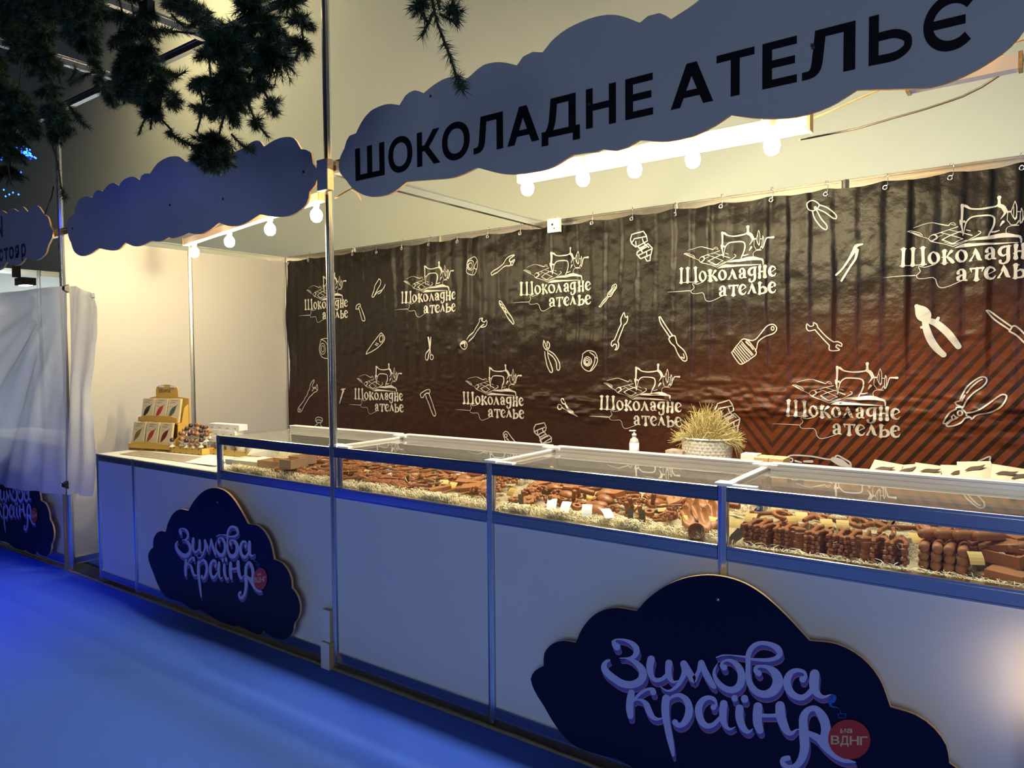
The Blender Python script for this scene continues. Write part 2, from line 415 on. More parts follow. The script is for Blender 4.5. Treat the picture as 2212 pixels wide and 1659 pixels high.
# glass case: back frame, cross rails, panes
for a, b in zip(XS[2:-1], XS[3:]):
    rail((a+.02, .5), (b-.02, .5), ZC-.034, ZC+.018, 'rail', ct, d=.05, mat_=ALUP)
    rail((a+.02, .5), (b-.02, .5), .875, .928, 'rail', ct, mat_=ALUP)
    g = MB().add([(a+.02, .012, .925), (b-.02, .012, .925), (b-.02, .012, ZC-.045), (a+.02, .012, ZC-.045)], [(0, 1, 2, 3)]).build('pane', GLASS, ct)
    g = MB().add([(a+.02, .0, ZC-.010), (b-.02, .0, ZC-.010), (b-.02, .49, ZC-.010), (a+.02, .49, ZC-.010)], [(0, 1, 2, 3)]).build('pane', GLASST, ct)
    g = MB().add([(a+.02, .5, .925), (b-.02, .5, .925), (b-.02, .5, ZC-.03), (a+.02, .5, ZC-.03)], [(0, 1, 2, 3)]).build('pane', GLASS, ct)
for x in XS[2:]:
    post(x, .5, .012, ZC-.01, 'post', ct).data.materials[0] = ALUP
    if x > -1: rail((x, .02), (x, .48), ZC-.036, ZC+.002, 'rail', ct, d=.028, mat_=ALUP)
MB().add([(-1, .02, .92), (-1, .48, .92), (-1, .48, ZC), (-1, .02, ZC)], [(0, 1, 2, 3)]).build('pane', GLASS, ct)
for x in (0, 1, 2):   # white plastic corner connectors
    MB().box(x-.045, x+.05, .46, .535, ZC+.002, ZC+.012).build('corner_cap', PAPER, ct); MB().box(x-.03, x+.03, -.008, .05, ZC-.001, ZC+.009).build('corner_cap', PAPER, ct); MB().box(x+.02, x+.11, .0, .03, ZC-.001, ZC+.004).build('corner_cap', PAPER, ct)
# wood cleats at the middle pole
k = thing('wooden_cleat', 'white faced chipboard offcut screwed to the tall pole between the cloud signs', 'wood block', (-.03, -.05, 2.36))
a = un(690, 348, 1, -.045); b = un(706, 411, 1, -.045)
MB().box(a.x-.002, a.x+.075, -.058, -.022, b.z, a.z).build('core', OSB, k)
MB().box(a.x-.003, a.x+.073, -.060, -.058, b.z, a.z).build('white_face', GREYBLUE, k)
k = thing('wooden_cleat', 'two-piece wooden cleat standing on the floor against the middle pole', 'wood block', (-.02, -.05, 0))
MB().box(-.062, .0, -.052, -.022, .0, .135).build('block', WOOD, k)
MB().box(-.060, -.004, -.040, -.022, .137, .30).build('block', WOOD, k)
MB().box(-.063, -.0, -.0535, -.052, .0, .135).box(-.061, -.005, -.0415, -.040, .137, .298).build('white_face', PANEL, k)

# ------------------------------------------------------------------ dark cloud signs
def zc(o, s): return lambda x, y: (o[0]+x/s, o[1]+y/s)
SC_S = Vector((-.94, 0, .45)); SC_B = Vector((1.995, 0, .456)); TH = math.radians(2.8); SB = .985
z8 = zc((300, 1040), 4.148); zA = zc((1280, 1340), 6.506); zBf = zc((1580, 1340), 5.2)
def loc_small(x, y):
    p = un(*z8(x, y), 1, -.08)-SC_S; return (p.x, p.z)
def big_px(px, py):
    p = un(px, py, 1, -.08)-SC_B; c_, s_ = math.cos(-TH), math.sin(-TH)
    return ((p.x*c_-p.z*s_)/SB, (p.x*s_+p.z*c_)/SB)
segs = [[(445,262),(480,195),(540,120),(610,72),(690,58),(770,85),(840,150),(910,255),(980,383)],
 [(980,383),(1060,395),(1130,458),(1180,560),(1210,698)], [(1210,698),(1280,730),(1330,790),(1362,870),(1370,955)],
 [(1370,955),(1412,1010),(1440,1090),(1442,1160),(1425,1225),(1392,1270)], [(1392,1270),(1385,1330),(1355,1385),(1300,1415),(1230,1405),(1165,1375),(1120,1335)],
 [(1120,1335),(1090,1370),(1040,1365),(980,1335),(900,1290)],[(900,1290),(860,1300),(780,1275),(700,1240),(620,1190),(560,1150)],[(560,1150),(500,1150),(440,1125),(380,1080)],
 [(380,1080),(310,1062),(240,1030),(195,975),(155,890),(130,822)], [(130,822),(97,740),(82,670),(97,622),(128,590)], [(128,590),(130,520),(158,465),(198,444),(240,452)],
 [(240,452),(262,370),(305,290),(368,250),(445,262)]]
outl = []
for s in segs: outl += [tuple(p) for p in cr([loc_small(*q) for q in s], .02)][:-1]
def ear(poly):
    bm = bmesh.new(); vs = [bm.verts.new((x, 0, z)) for x, z in poly]; f = bm.faces.new(vs); r = bmesh.ops.triangulate(bm, faces=[f], ngon_method='EAR_CLIP')
    bm.verts.index_update(); fs = [tuple(v.index for v in f.verts) for f in bm.faces]; bm.free(); return fs
def board(poly, y0, y1, t, face, edge, name='board', edgename='edge'):
    tri = ear(poly); n = len(poly)
    a = MB().add([(x, y0, z) for x, z in poly], tri).build(name, face, t, origin=None); fixnormals(a, (0, -1, 0))
    MB().add([(x, y0+.0004, z) for x, z in poly]+[(x, y1, z) for x, z in poly], [(i, (i+1) % n, n+(i+1) % n, n+i) for i in range(n)]+[tuple(n+i for i in f) for f in tri]).build(edgename, edge, t)
A_ = [ # zoom A strokes
 [(350,368,100),(318,330,85),(300,292,55),(330,268,26),(400,263,25),(480,278,38),(560,318,66),(618,380,84),(625,440,84),(600,492,70),(540,522,38),(470,527,22),(392,528,14)],
 [(470,527,20),(545,548,45),(620,595,75),(690,670,100),(715,750,112),(690,830,112),(620,880,108),(530,900,105),(420,880,105),(320,820,100),(225,745,98),(175,680,92),(170,620,72),(200,575,50),(240,556,34)],
 [(830,540,106),(810,640,100),(822,740,84),(860,815,66),(920,836,62),(990,815,56),(1050,760,60)],
 [(1080,595,100),(1072,680,92),(1080,770,86),(1110,835,60),(1155,862,36),(1205,842,14)],
 [(955,918,10),(1000,958,20),(1070,985,28),(1150,955,44),(1220,885,60),(1275,790,70),(1300,700,84),(1288,605,100)],
 [(1288,605,100),(1340,690,100),(1400,790,100),(1425,835,96),(1460,780,64),(1500,700,56),(1530,595,84)],
 [(1535,590,84),(1575,690,90),(1625,790,94),(1690,900,80),(1715,930,60)],
 [(1855,655,90),(1822,625,66),(1825,588,34),(1880,556,32),(1950,560,50),(2025,610,78),(2080,690,100),(2100,800,108),(2070,910,108),(1990,968,96),(1890,960,88),(1790,890,78),(1725,790,56),(1715,700,36),(1760,605,12)],
 [(1748,516,20),(1830,488,24),(1930,484,18),(2050,492,16),(2200,505,16)],
 [(552,1010,92),(535,1120,104),(530,1240,104),(540,1340,84)],
 [(590,1120,40),(650,1045,44),(730,985,44),(800,958,40),(850,975,80),(860,1005,86)],
 [(610,1110,20),(690,1115,40),(760,1170,80),(800,1270,92),(850,1350,72),(920,1382,42),(1010,1362,12)],
 [(1040,1090,110),(1028,1200,112),(1035,1340,108),(1058,1480,96),(1090,1640,92),(1120,1780,70),(1138,1890,40)],
 [(1080,1110,30),(1140,1060,44),(1230,1045,60),(1315,1100,88),(1360,1200,104),(1355,1320,108),(1300,1425,92),(1235,1470,70),(1185,1450,76),(1165,1425,86)],
 [(1705,1215,84),(1745,1170,34),(1715,1105,56),(1640,1078,62),(1555,1115,82),(1500,1210,100),(1505,1330,104),(1550,1430,94),(1620,1478,78),(1700,1460,66),(1760,1405,60),(1800,1360,56)],
 [(1850,1165,108),(1838,1280,108),(1845,1400,92),(1880,1485,62),(1940,1522,38),(2012,1492,12)],
 [(2002,1085,90),(2003,1095,90)], [(2142,1090,104),(2143,1102,104)],
 [(2072,1230,112),(2068,1340,112),(2095,1450,104),(2150,1535,84),(2205,1560,50),(2256,1520,14)]]
B_ = [ # zoom B strokes
 [(0,388,14),(80,398,16),(170,410,20)],
 [(192,470,56),(192,400,60),(215,330,60),(270,272,54),(345,250,46),(440,265,54),(520,310,74),(550,370,66),(510,415,50),(420,440,44),(300,438,34),(230,432,26)],
 [(192,440,58),(190,540,56),(195,640,64),(225,730,72),(290,800,76),(380,825,86),(470,790,104),(522,710,120),(520,640,116),(480,570,90),(410,522,50),(340,510,32),(285,520,40),(272,555,50),(310,590,70)],
 [(805,655,80),(836,628,40),(825,580,38),(760,555,44),(690,570,58),(640,630,80),(630,710,86),(660,790,84),(720,845,74),(790,862,66),(850,835,60),(910,770,60)],
 [(938,600,110),(930,700,112),(940,775,96),(980,830,66),(1040,855,36),(1130,825,10)],
 [(302,965,102),(295,1060,104),(300,1160,100),(325,1230,80)], [(330,1062,44),(420,1064,40),(510,1062,44)],
 [(550,955,108),(556,1060,108),(590,1165,100),(630,1240,78),(680,1262,50),(730,1225,20),(775,1218,14)],
 [(1040,1340,100),(1062,1230,104),(1050,1130,108),(1010,1050,96),(955,990,70),(900,985,64),(845,1020,76),(812,1090,94),(812,1190,100),(820,1300,110),(825,1420,104),(800,1530,90),(750,1610,76),(690,1645,62),(630,1640,56),(580,1600,56),(585,1555,60),(640,1540,60)],
 [(780,1225,30),(870,1262,56),(980,1320,84),(1070,1410,104),(1170,1500,92),(1270,1562,62),(1395,1588,14)]]
def build_sign(t, offset_rot=None):
    """geometry in local coordinates around the sign centre; the front faces -Y"""
    board(outl, 0, .012, t, NAVY, EDGEW)
    def text(name, mtl, dy_, dx_, dep):
        mb = MB()
        for i_, st in enumerate(A_): ribbon(mb, st, lambda x, y: (lambda q: (q[0], dep-i_*.000022, q[1]))(big_px(*zA(x+dx_, y+dy_))), step=22)
        for i_, st in enumerate(B_): ribbon(mb, st, lambda x, y: (lambda q: (q[0], dep-i_*.000022-.00001, q[1]))(big_px(*zBf(x+dx_*.8, y+dy_*.8))), step=18)
        return fixnormals(mb.build(name, mtl, t), (0, -1, 0))
    o = text('lettering_side', LETPK, 74, 18, -.0008); o['label'] = 'pink shaded depth under the letters'
    o = text('lettering_side', LETSH, 54, 14, -.0018); o['label'] = 'violet shaded depth under the letters'
    text('lettering_side', LETSH, 30, 8, -.0028)
    o = text('lettering', LETTER, 0, 0, -.0038); o['label'] = 'lilac script reading Зимова країна'
    L2 = lambda dep: (lambda x, y: (lambda q: (q[0], dep, q[1]))(big_px(*zBf(x, y))))
    mb = MB(); mp = L2(-.0050); n = 40
    ring = [(1328+238*math.cos(2*PI*k/n)*math.cos(.25)-222*math.sin(2*PI*k/n)*math.sin(.25), 1330+238*math.cos(2*PI*k/n)*math.sin(.25)+222*math.sin(2*PI*k/n)*math.cos(.25)) for k in range(n)]
    mb.add([mp(*q) for q in ring], [tuple(range(n))]); o = fixnormals(mb.build('bauble', RED, t), (0, -1, 0)); o['label'] = 'round red bauble print'
    mp = L2(-.0056); mb = MB()
    for ch, x0, x1 in (('н', 1228, 1290), ('а', 1298, 1360)): put_glyph(mb, ch, x0, x1, -1258, -1208, lambda a, b: mp(a, -b), .02)
    for ch, x0, x1 in (('В', 1122, 1218), ('Д', 1226, 1322), ('Н', 1332, 1436), ('Г', 1446, 1535)):
        put_glyph(mb, ch, x0, x1, -1385-(x0-1122)*.03, -1285-(x0-1122)*.03, lambda a, b: mp(a, -b), .02)
    o = fixnormals(mb.build('bauble_lettering', CREAM, t), (0, -1, 0)); o['label'] = 'cream words на ВДНГ'
    mb = MB(); ribbon(mb, [(1130,830,20),(1165,850,40),(1150,890,50),(1110,920,40),(1130,960,20),(1185,970,10),(1215,985,5),(1232,1035,5)], L2(-.0052), step=15)
    ribbon(mb, [(1200,1045,6),(1290,1040,6),(1285,1085,6),(1215,1090,6),(1200,1045,6)], L2(-.0052), step=15, smooth=False)
    o = fixnormals(mb.build('ribbon', BLUEP, t), (0, -1, 0)); o['label'] = 'thin blue curled ribbon print'
    mb = MB(); q = big_px(1551, 1295)
    mb.lathe([(.006, 0), (.006, .002), (.002, .003)], 10); mb.xf(lambda v: Vector((v.x+q[0], -v.z-.0005, v.y+q[1]))); mb.build('screw', ALU, t)
    for sx in (-.3, .3): MB().box(sx-.02, sx+.02, .012, .062, -.06, -.02).build('standoff', WOOD, t)
sg = thing('cloud_sign', 'smaller-looking navy cloud board on the counter left of the middle pole', 'sign', (SC_S.x, -.08, SC_S.z), 'navy cloud boards')
sg['_o'] = (0, 0, 0); build_sign(sg)
dup(sg, (SC_B.x, -.08, SC_B.z), (0, -TH, 0), 'large navy cloud board at the lower right, nearest the viewer', scale=SB)
dup(sg, (SC_S.x-2.888, -.08, SC_S.z-.01), (0, 0, 0), 'navy cloud board half hidden below the plastic sheet at the far left')

# ------------------------------------------------------------------ fascia cloud signs
def cloudpts(segs_, Y):
    out = []
    for s in segs_: out += [tuple(p) for p in cr([(lambda q: (q.x, q.z))(un(*q_, 1, Y)) for q_ in s], .025)][:-1]
    return out
YS = -.05
zl = zc((0, 0), 2.676)
def Zs(L, f): return [f(*p) for p in L]
segR = [[(744,320),(733,345),(733,370),(750,392)],[(750,392),(765,410),(800,425),(845,417),(880,392)],
 [(880,392),(930,388),(975,384),(1010,372),(1030,362)], [(1030,362),(1090,376),(1140,373),(1190,362),(1238,334)],
 [(1238,334),(1265,330),(1290,327),(1300,322)], [(1300,322),(1330,325),(1355,318),(1380,303)],
 [(1380,303),(1440,305),(1500,292),(1545,270),(1576,249)], [(1576,249),(1640,256),(1720,252),(1790,230),(1850,194)],
 [(1850,194),(1930,192),(2010,188),(2080,165),(2140,132),(2185,98),(2216,58),(2232,20),(2236,-30)],
 [(2236,-30),(2215,-90),(2150,-130)],[(2150,-130),(2120,-190),(2030,-230),(1930,-210)],[(1930,-210),(1840,-190),(1780,-160),(1700,-120)],
 [(1700,-120),(1640,-110),(1560,-60),(1510,0),(1450,41)], [(1450,41),(1425,28),(1400,34),(1382,49)], [(1382,49),(1330,32),(1280,38),(1225,62),(1190,90),(1172,113)],
 [(1172,113),(1150,112),(1130,122),(1117,141)], [(1117,141),(1080,134),(1045,140),(1020,160),(1006,172)], [(1006,172),(975,166),(945,178),(915,201)],
 [(915,201),(895,195),(875,207),(863,227)], [(863,227),(835,225),(800,240),(780,265),(769,288)], [(769,288),(755,293),(748,305),(744,320)]]
fs_ = thing('fascia_sign', 'long grey-blue cloud board with black capital lettering', 'sign', (1.5, YS, 2.4))
for p_ in (0,): board(cloudpts(segR, YS), YS, YS+.012, fs_, GREYBLUE, EDGEW)
mb = MB(); z0 = un(771, 391, 1, YS-.001).z; z1 = un(768, 322, 1, YS-.001).z
ltr = [('Ш',768,831,357),('О',839,891,325),('К',901,951,312),('О',955,1015,302),('Л',1023,1087,285),('А',1096,1165,268),('Д',1170,1253,250),('Н',1266,1331,232),('Е',1351,1411,215),
       ('А',1449,1541,190),('Т',1548,1630,165),('Е',1647,1722,142),('Л',1733,1848,112),('Ь',1877,1973,80),('Є',1994,2110,50)]
zt, zb_ = un(1647, 96, 1, YS).z, un(1647, 194, 1, YS).z
for ch, a, b, y in ltr:
    xa = un(a, y, 1, YS).x; xb = un(b, y-12, 1, YS).x; f_ = (xa-.2)/2.6
    Z0 = z0+(zb_-z0)*min(1, (xa-.2)/1.8); Z1 = z1+(zt-z1)*min(1, (xa-.2)/1.8)
    m = .012
    if ch in 'ОЄ': Z0 -= .006; Z1 += .006
    if ch in 'АЬЄ':
        dq = [0]; mpx = lambda u, v: (xa+u*(xb-xa), YS-.0015-dq[0]*.00015, Z0+v*(Z1-Z0)); L = MB()
        if ch == 'А': qs = [[(0,0),(.23,0),(.62,1),(.38,1)],[(.77,0),(1,0),(.62,1),(.38,1)],[(.2,.21),(.8,.21),(.74,.37),(.26,.37)]]
        elif ch == 'Ь': qs = [[(0,0),(.23,0),(.23,1),(0,1)]]
        else: qs = [[(.12,.42),(.80,.42),(.80,.58),(.12,.58)]]
        for q_ in qs: L.add([mpx(*p) for p in q_], [(0,1,2,3)]); dq[0] += 1
        cs = [(20,54.5),(55,54.5),(74,49),(87,40),(89,31),(87,22),(74,13),(55,8.5),(20,8.5)] if ch == 'Ь' else [(54+44*math.cos(math.radians(a_)), 50+41.5*math.sin(math.radians(a_))) for a_ in range(38, 323, 12)]
        if ch != 'А': ribbon(L, [(a_, b_, 17.5 if ch == 'Ь' else 18.5) for a_, b_ in cs], lambda u, v: mpx(u/100, v/100), step=4, caps=False)
        fixnormals(L.build('letter', BLACKL, fs_), (0, -1, 0)); continue
    vs, fs, bb = glyph(ch, .026); h0 = -.026 if ch != 'Д' else -.026
    cap = .728+.026+(.01 if ch in 'ОЄ' else 0); b0 = -.026-(.01 if ch in 'ОЄ' else 0)
    L = MB().add([(xa+(x-bb[0])*(xb-xa)/(bb[1]-bb[0]), YS-.0015, Z0+(yy-b0)*(Z1-Z0)/(cap-b0)) for x, yy in vs], fs)
    fixnormals(L.build('letter', BLACKL, fs_), (0, -1, 0))
for px, py in ((931,208),(1273,225),(1757,103),(1755,98)):
    q = un(px, py, 1, YS); MB().box(q.x-.005, q.x+.005, YS-.003, YS, q.z-.005, q.z+.005).build('screw', ALU, fs_)
segL = [[(145,500),(150,518),(153,523)],[(153,523),(160,543),(175,553),(195,548),(213,536)],[(213,536),(240,541),(258,537),(271,524)],[(271,524),(290,532),(308,529),(328,520)],
 [(328,520),(340,522),(355,518),(365,512)],[(365,512),(372,515),(385,512),(397,508),(407,503)],[(407,503),(430,506),(452,497),(473,481)],[(473,481),(500,489),(530,482),(562,463)],
 [(562,463),(600,469),(635,462),(662,440),(668,414)],[(668,414),(682,398),(687,380),(685,366),(675,352)],[(675,352),(672,330),(660,323),(650,322)],[(650,322),(635,299),(615,296),(592,303),(570,317)],
 [(570,317),(560,304),(545,306),(530,318)],[(530,318),(500,330),(450,338),(425,342),(402,350)],[(402,350),(385,338),(362,340),(340,353),(324,375)],[(324,375),(312,375),(305,380),(302,390)],
 [(302,390),(290,382),(275,384),(262,393),(257,402)],[(257,402),(245,395),(232,401),(222,414)],[(222,414),(212,410),(203,418),(200,427)],[(200,427),(185,424),(170,432),(162,450),(160,464)],[(160,464),(150,470),(143,485),(145,500)]]
fb = thing('fascia_sign', 'blank grey-blue cloud board left of the tall middle pole', 'sign', (-1.4, YS, 2.4))
board(cloudpts(segL, YS), YS, YS+.012, fb, GREYBLUE, EDGEW)
for px, py in ((367,443),(482,430),(656,371),(157,494)):
    q = un(px, py, 1, YS); MB().box(q.x-.006, q.x+.006, YS-.003, YS, q.z-.006, q.z+.006).build('screw', BLACK, fb)
segN = [[(95,463),(104,470),(108,488)],[(108,488),(114,500),(113,512)],[(113,512),(104,530),(98,548),(82,561),(66,560),(55,557)],[(55,557),(45,570),(30,574),(15,566)],[(15,566),(5,580),(-10,584),(-30,575)],
  [(-30,575),(-80,600),(-120,590),(-140,570)],[(-140,570),(-150,520),(-130,480),(-100,465)],[(-100,465),(-60,440),(-30,450),(-10,462)],[(-10,462),(2,454),(15,461)],[(15,461),(25,450),(40,457)],[(40,457),(48,446),(60,458)],[(60,458),(70,446),(82,445),(95,463)]]
fn = thing('fascia_sign', 'bluish cloud board of the neighbouring stand cut off by the left edge', 'sign', (-3.6, YS, 2.4))
board(cloudpts(segN, YS), YS, YS+.012, fn, GREYBLUE, EDGEW)
for s, xa, xb, ya, yb in (('N', -9, 6.5, 470, 512),):
    a = un(xa, ya, 1, YS); b = un(xb, yb, 1, YS)
    mb = MB(); put_glyph(mb, 'N', a.x, b.x, b.z, a.z, lambda x, z: (x, YS-.0015, z), .02); fixnormals(mb.build('letter', NAVYL, fn), (0, -1, 0))
for ch, xa, xb in (('с', -2, 7), ('т', 8, 19), ('о', 19, 31), ('я', 32, 42), ('р', 46, 57)):
    a = un(xa, 532, 1, YS); b = un(xb, 560, 1, YS)
    zt_ = un(33, 530, 1, YS).z; zb2 = un(33, 558, 1, YS).z
    mb = MB(); put_glyph(mb, ch, a.x, b.x, zb2, zt_, lambda x, z: (x, YS-.0015, z), .03, h=.58); fixnormals(mb.build('letter', NAVYL, fn), (0, -1, 0))

# ------------------------------------------------------------------ neighbouring stand
nb = thing('neighbour_counter', 'white panelled counter of the neighbouring stand under the plastic sheet', 'counter', (-4, 0, 0))
for a, b in ((-5, -4), (-4, -3.03)):
    MB().box(a+.017, b, -.004, .004, .08, .9).build('panel', PANEL, nb)
    rail((a+.017, 0), (b-.04, 0), .02, .10, 'rail', nb); rail((a+.017, 0), (b, 0), .875, .92, 'rail', nb)
post(-4, 0, .01, .92, 'post', nb)
MB().box(-5, -3.03, -.01, .5, .918, .93).build('worktop', WHITE, nb)
tag(MB().box(-3.035, -3.008, -.03, .012, .0, .62).build('timber_stud', WOOD), 'short rough pine stud beside the far left pole', 'timber')
nw = thing('partition_wall', 'brightly lit white partition deep inside the neighbouring stand', 'wall', (-6, 1, 0))
for y in (-.2, 1, 2): post(-6, y, 0, 2.56, 'post', nw)
for y0, y1 in ((-.2, 1), (1, 2)):
    MB().box(-6.004, -5.996, y0+.02, y1-.02, .08, 2.5).build('panel', WHITE, nw); rail((-6, y0+.02), (-6, y1-.02), 2.50, 2.56, 'rail', nw)
lamp = thing('spot_lamp', 'small black spotlight tucked under the neighbouring cloud sign', 'lamp', (-3.95, .12, 2.24))
MB().box(-4.02, -3.86, .06, .16, 2.20, 2.26).build('housing', BLACK, lamp); MB().box(-3.95, -3.93, .0175, .075, 2.26, 2.52).build('bracket', BLACK, lamp)
MB().box(-4.0, -3.88, .08, .14, 2.198, 2.1995).build('lens', TUBE, lamp)
area('stand_light', (-4.6, .9, 2.35), (-5.2, 1.2, 1.2), .5, 24, (.80, .97, 1.0))
# ------------------------------------------------------------------ banner
YB = 1.93
nr = np.random.RandomState(5)
TAB = nr.rand(96, 96)
def vn(x, y):
    xi = np.floor(x).astype(int); yi = np.floor(y).astype(int); fx = x-xi; fy = y-yi
    fx = fx*fx*(3-2*fx); fy = fy*fy*(3-2*fy)
    g = lambda a, b: TAB[a % 96, b % 96]
    return (g(xi, yi)*(1-fx)+g(xi+1, yi)*fx)*(1-fy)+(g(xi, yi+1)*(1-fx)+g(xi+1, yi+1)*fx)*fy
def sst(a, b, x): t = np.clip((x-a)/(b-a), 0, 1); return t*t*(3-2*t)
def relief(X, Z):
    """how far the banner stands out towards the front"""
    X = np.asarray(X, float); Z = np.asarray(Z, float)
    u = X/.118+.55*vn(X*1.7+3, Z*.4)+.16*vn(X*5, Z*3+7)
    s = u-np.floor(u); saw = np.where(s < .8, s/.8, (1-s)/.2)           # sharp-edged pleats
    pl = saw*(.35+.9*vn(np.floor(u)*1.0, Z*1.2))
    k = sst(1.15, 1.75, Z)*(.30+.70*sst(-1.9, -.6, X))
    d = .017*k*pl
    d += .010*sst(2.0, 2.45, Z)*vn(X*14, Z*3+1)
    d += .012*k*(vn(X*7+2, Z*9)-.5)*(.4+vn(X*2, Z*2))
    band = np.exp(-((Z-1.27)/.13)**2)*(.35+.8*sst(-1.2, .3, X))
    d += .034*band*(np.abs(vn(X*9+20, Z*34)-.5)*1.2+vn(X*17, Z*50+9)*.35)*(.35+.9*sst(.3, .7, vn(X*3+11, Z*8)))
    b2 = np.exp(-((Z-1.66)/.05)**2)
    d += .009*b2*sst(.55, .8, vn(X*7, Z*6+30))*vn(X*16, Z*30)
    d += .006*(vn(X*5+40, Z*5)-.5)+.004*vn(X*22, Z*22)
    d += .02*sst(-2.7, -2.95, X)*np.sin(Z*7)
    return d
BX0, BX1, BZ0, BZ1 = -2.90, 3.05, .72, 2.500
nx, nz = 520, 190
gx = np.linspace(BX0, BX1, nx); gz = np.linspace(BZ0, BZ1, nz)
GX, GZ = np.meshgrid(gx, gz)
D = relief(GX, GZ)
HK = [(-2.86+i*.298) for i in range(21)]
sag = np.zeros_like(gx)
for i in range(len(HK)-1):
    m = (gx >= HK[i]) & (gx < HK[i+1]); t = (gx[m]-HK[i])/(HK[i+1]-HK[i]); sag[m] = .014*4*t*(1-t)
top = np.clip((GZ-2.1)/.4, 0, 1)**3
edge = .012*np.sin(GZ*6.3)*(np.clip((-2.75-GX)/.15, 0, 1))
V = np.stack([GX+edge, YB-D, GZ-sag[None, :]*top], -1).reshape(-1, 3)
idx = np.arange(nx*nz).reshape(nz, nx)
Fq = np.stack([idx[:-1, :-1], idx[:-1, 1:], idx[1:, 1:], idx[1:, :-1]], -1).reshape(-1, 4)
def bilin(X, Z):
    fx = np.clip((X-BX0)/(BX1-BX0)*(nx-1), 0, nx-1.001); fz = np.clip((Z-BZ0)/(BZ1-BZ0)*(nz-1), 0, nz-1.001)
    i = int(fx); j = int(fz); a = fx-i; b = fz-j
    return max((D[j, i]*(1-a)+D[j, i+1]*a)*(1-b)+(D[j+1, i]*(1-a)+D[j+1, i+1]*a)*b, 0)
def banner_material():
    m = bpy.data.materials.new('printed_banner_vinyl'); m.use_nodes = True; nt = m.node_tree; b = nt.nodes['Principled BSDF']
    b.inputs['Roughness'].default_value = .34; b.inputs['Specular IOR Level'].default_value = .20
    tc = nt.nodes.new('ShaderNodeTexCoord'); sp = nt.nodes.new('ShaderNodeSeparateXYZ'); nt.links.new(tc.outputs['Object'], sp.inputs[0])
    def M_(op, a, b_=None, c=None, clamp=False):
        n = nt.nodes.new('ShaderNodeMath'); n.operation = op; n.use_clamp = clamp
        for i, v in enumerate((a, b_, c)):
            if v is None: continue
            if isinstance(v, (int, float)): n.inputs[i].default_value = v
            else: nt.links.new(v, n.inputs[i])
        return n.outputs[0]
    X, Z = sp.outputs[0], sp.outputs[2]
    # herringbone: zigzag with uneven legs, apex lines at 1.45 and 2.12
    x1 = M_('SUBTRACT', X, 1.46); tri = M_('PINGPONG', M_('ADD', x1, 20.0), .42)      # legs of .42 m
    far = M_('ABSOLUTE', M_('SUBTRACT', X, 2.02))
    tri2 = M_('MULTIPLY', far, 1.0)
    sel = M_('GREATER_THAN', X, 1.88)
    zig = M_('ADD', M_('MULTIPLY', tri, M_('SUBTRACT', 1.0, sel)), M_('MULTIPLY', M_('SUBTRACT', X, 1.88), sel))
    ph = M_('FRACT', M_('DIVIDE', M_('ADD', M_('SUBTRACT', M_('MULTIPLY', zig, 1.25), Z), 10.0), .086))
    st = M_('LESS_THAN', ph, .40)
    base = nt.nodes.new('ShaderNodeMix'); base.data_type = 'RGBA'
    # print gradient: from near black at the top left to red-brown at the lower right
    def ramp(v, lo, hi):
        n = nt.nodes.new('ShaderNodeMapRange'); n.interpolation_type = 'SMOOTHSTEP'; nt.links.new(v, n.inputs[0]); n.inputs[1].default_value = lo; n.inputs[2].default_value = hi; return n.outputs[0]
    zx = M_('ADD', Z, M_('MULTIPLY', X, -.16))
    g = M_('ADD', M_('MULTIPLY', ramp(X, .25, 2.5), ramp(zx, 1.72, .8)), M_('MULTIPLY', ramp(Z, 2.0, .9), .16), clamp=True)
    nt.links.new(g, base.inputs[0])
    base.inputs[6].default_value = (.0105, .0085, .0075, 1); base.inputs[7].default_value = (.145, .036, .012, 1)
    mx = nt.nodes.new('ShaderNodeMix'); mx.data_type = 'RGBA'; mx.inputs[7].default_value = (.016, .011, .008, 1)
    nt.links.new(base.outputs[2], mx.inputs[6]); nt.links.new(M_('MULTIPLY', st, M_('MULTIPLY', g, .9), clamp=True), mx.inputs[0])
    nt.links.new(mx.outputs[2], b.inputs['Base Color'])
    n = nt.nodes.new('ShaderNodeTexNoise'); n.inputs['Scale'].default_value = 26; n.inputs['Detail'].default_value = 6; nt.links.new(tc.outputs['Object'], n.inputs['Vector'])
    bp = nt.nodes.new('ShaderNodeBump'); bp.inputs['Strength'].default_value = .35; bp.inputs['Distance'].default_value = .012; nt.links.new(n.outputs[0], bp.inputs['Height']); nt.links.new(bp.outputs[0], b.inputs['Normal'])
    return m
bn = thing('banner', 'creased dark brown vinyl banner printed with sewing machines and tools', 'banner', (0, YB, 1.6))
bn['_o'] = (0, 0, 0); bn.location = (0, 0, 0)
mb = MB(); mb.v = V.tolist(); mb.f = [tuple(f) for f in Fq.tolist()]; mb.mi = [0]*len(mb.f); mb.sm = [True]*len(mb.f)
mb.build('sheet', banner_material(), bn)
ONO = [0]
def onb(x, z): return (x, YB-bilin(x, z)-.0042-(ONO[0] % 12)*.00012, z)
zL = zc((1460, 480), 9.217)
def lg(x, y): p = un(*zL(x, y), 1, YB); return p.x, p.z
La = lg(90, 935)
def sh(st, dx, dy, k=1): return [(x+dx, y+dy)+tuple(r) for x, y, *r in st]
a_ = [[(1292,985,58),(1292,960,40),(1320,925,26),(1350,925,40),(1375,960,56),(1378,1040,58),(1380,1095,50),(1415,1108,20)],[(1372,1012,18),(1325,1025,34),(1288,1062,54),(1290,1095,50),(1325,1118,28),(1372,1095,18)]]
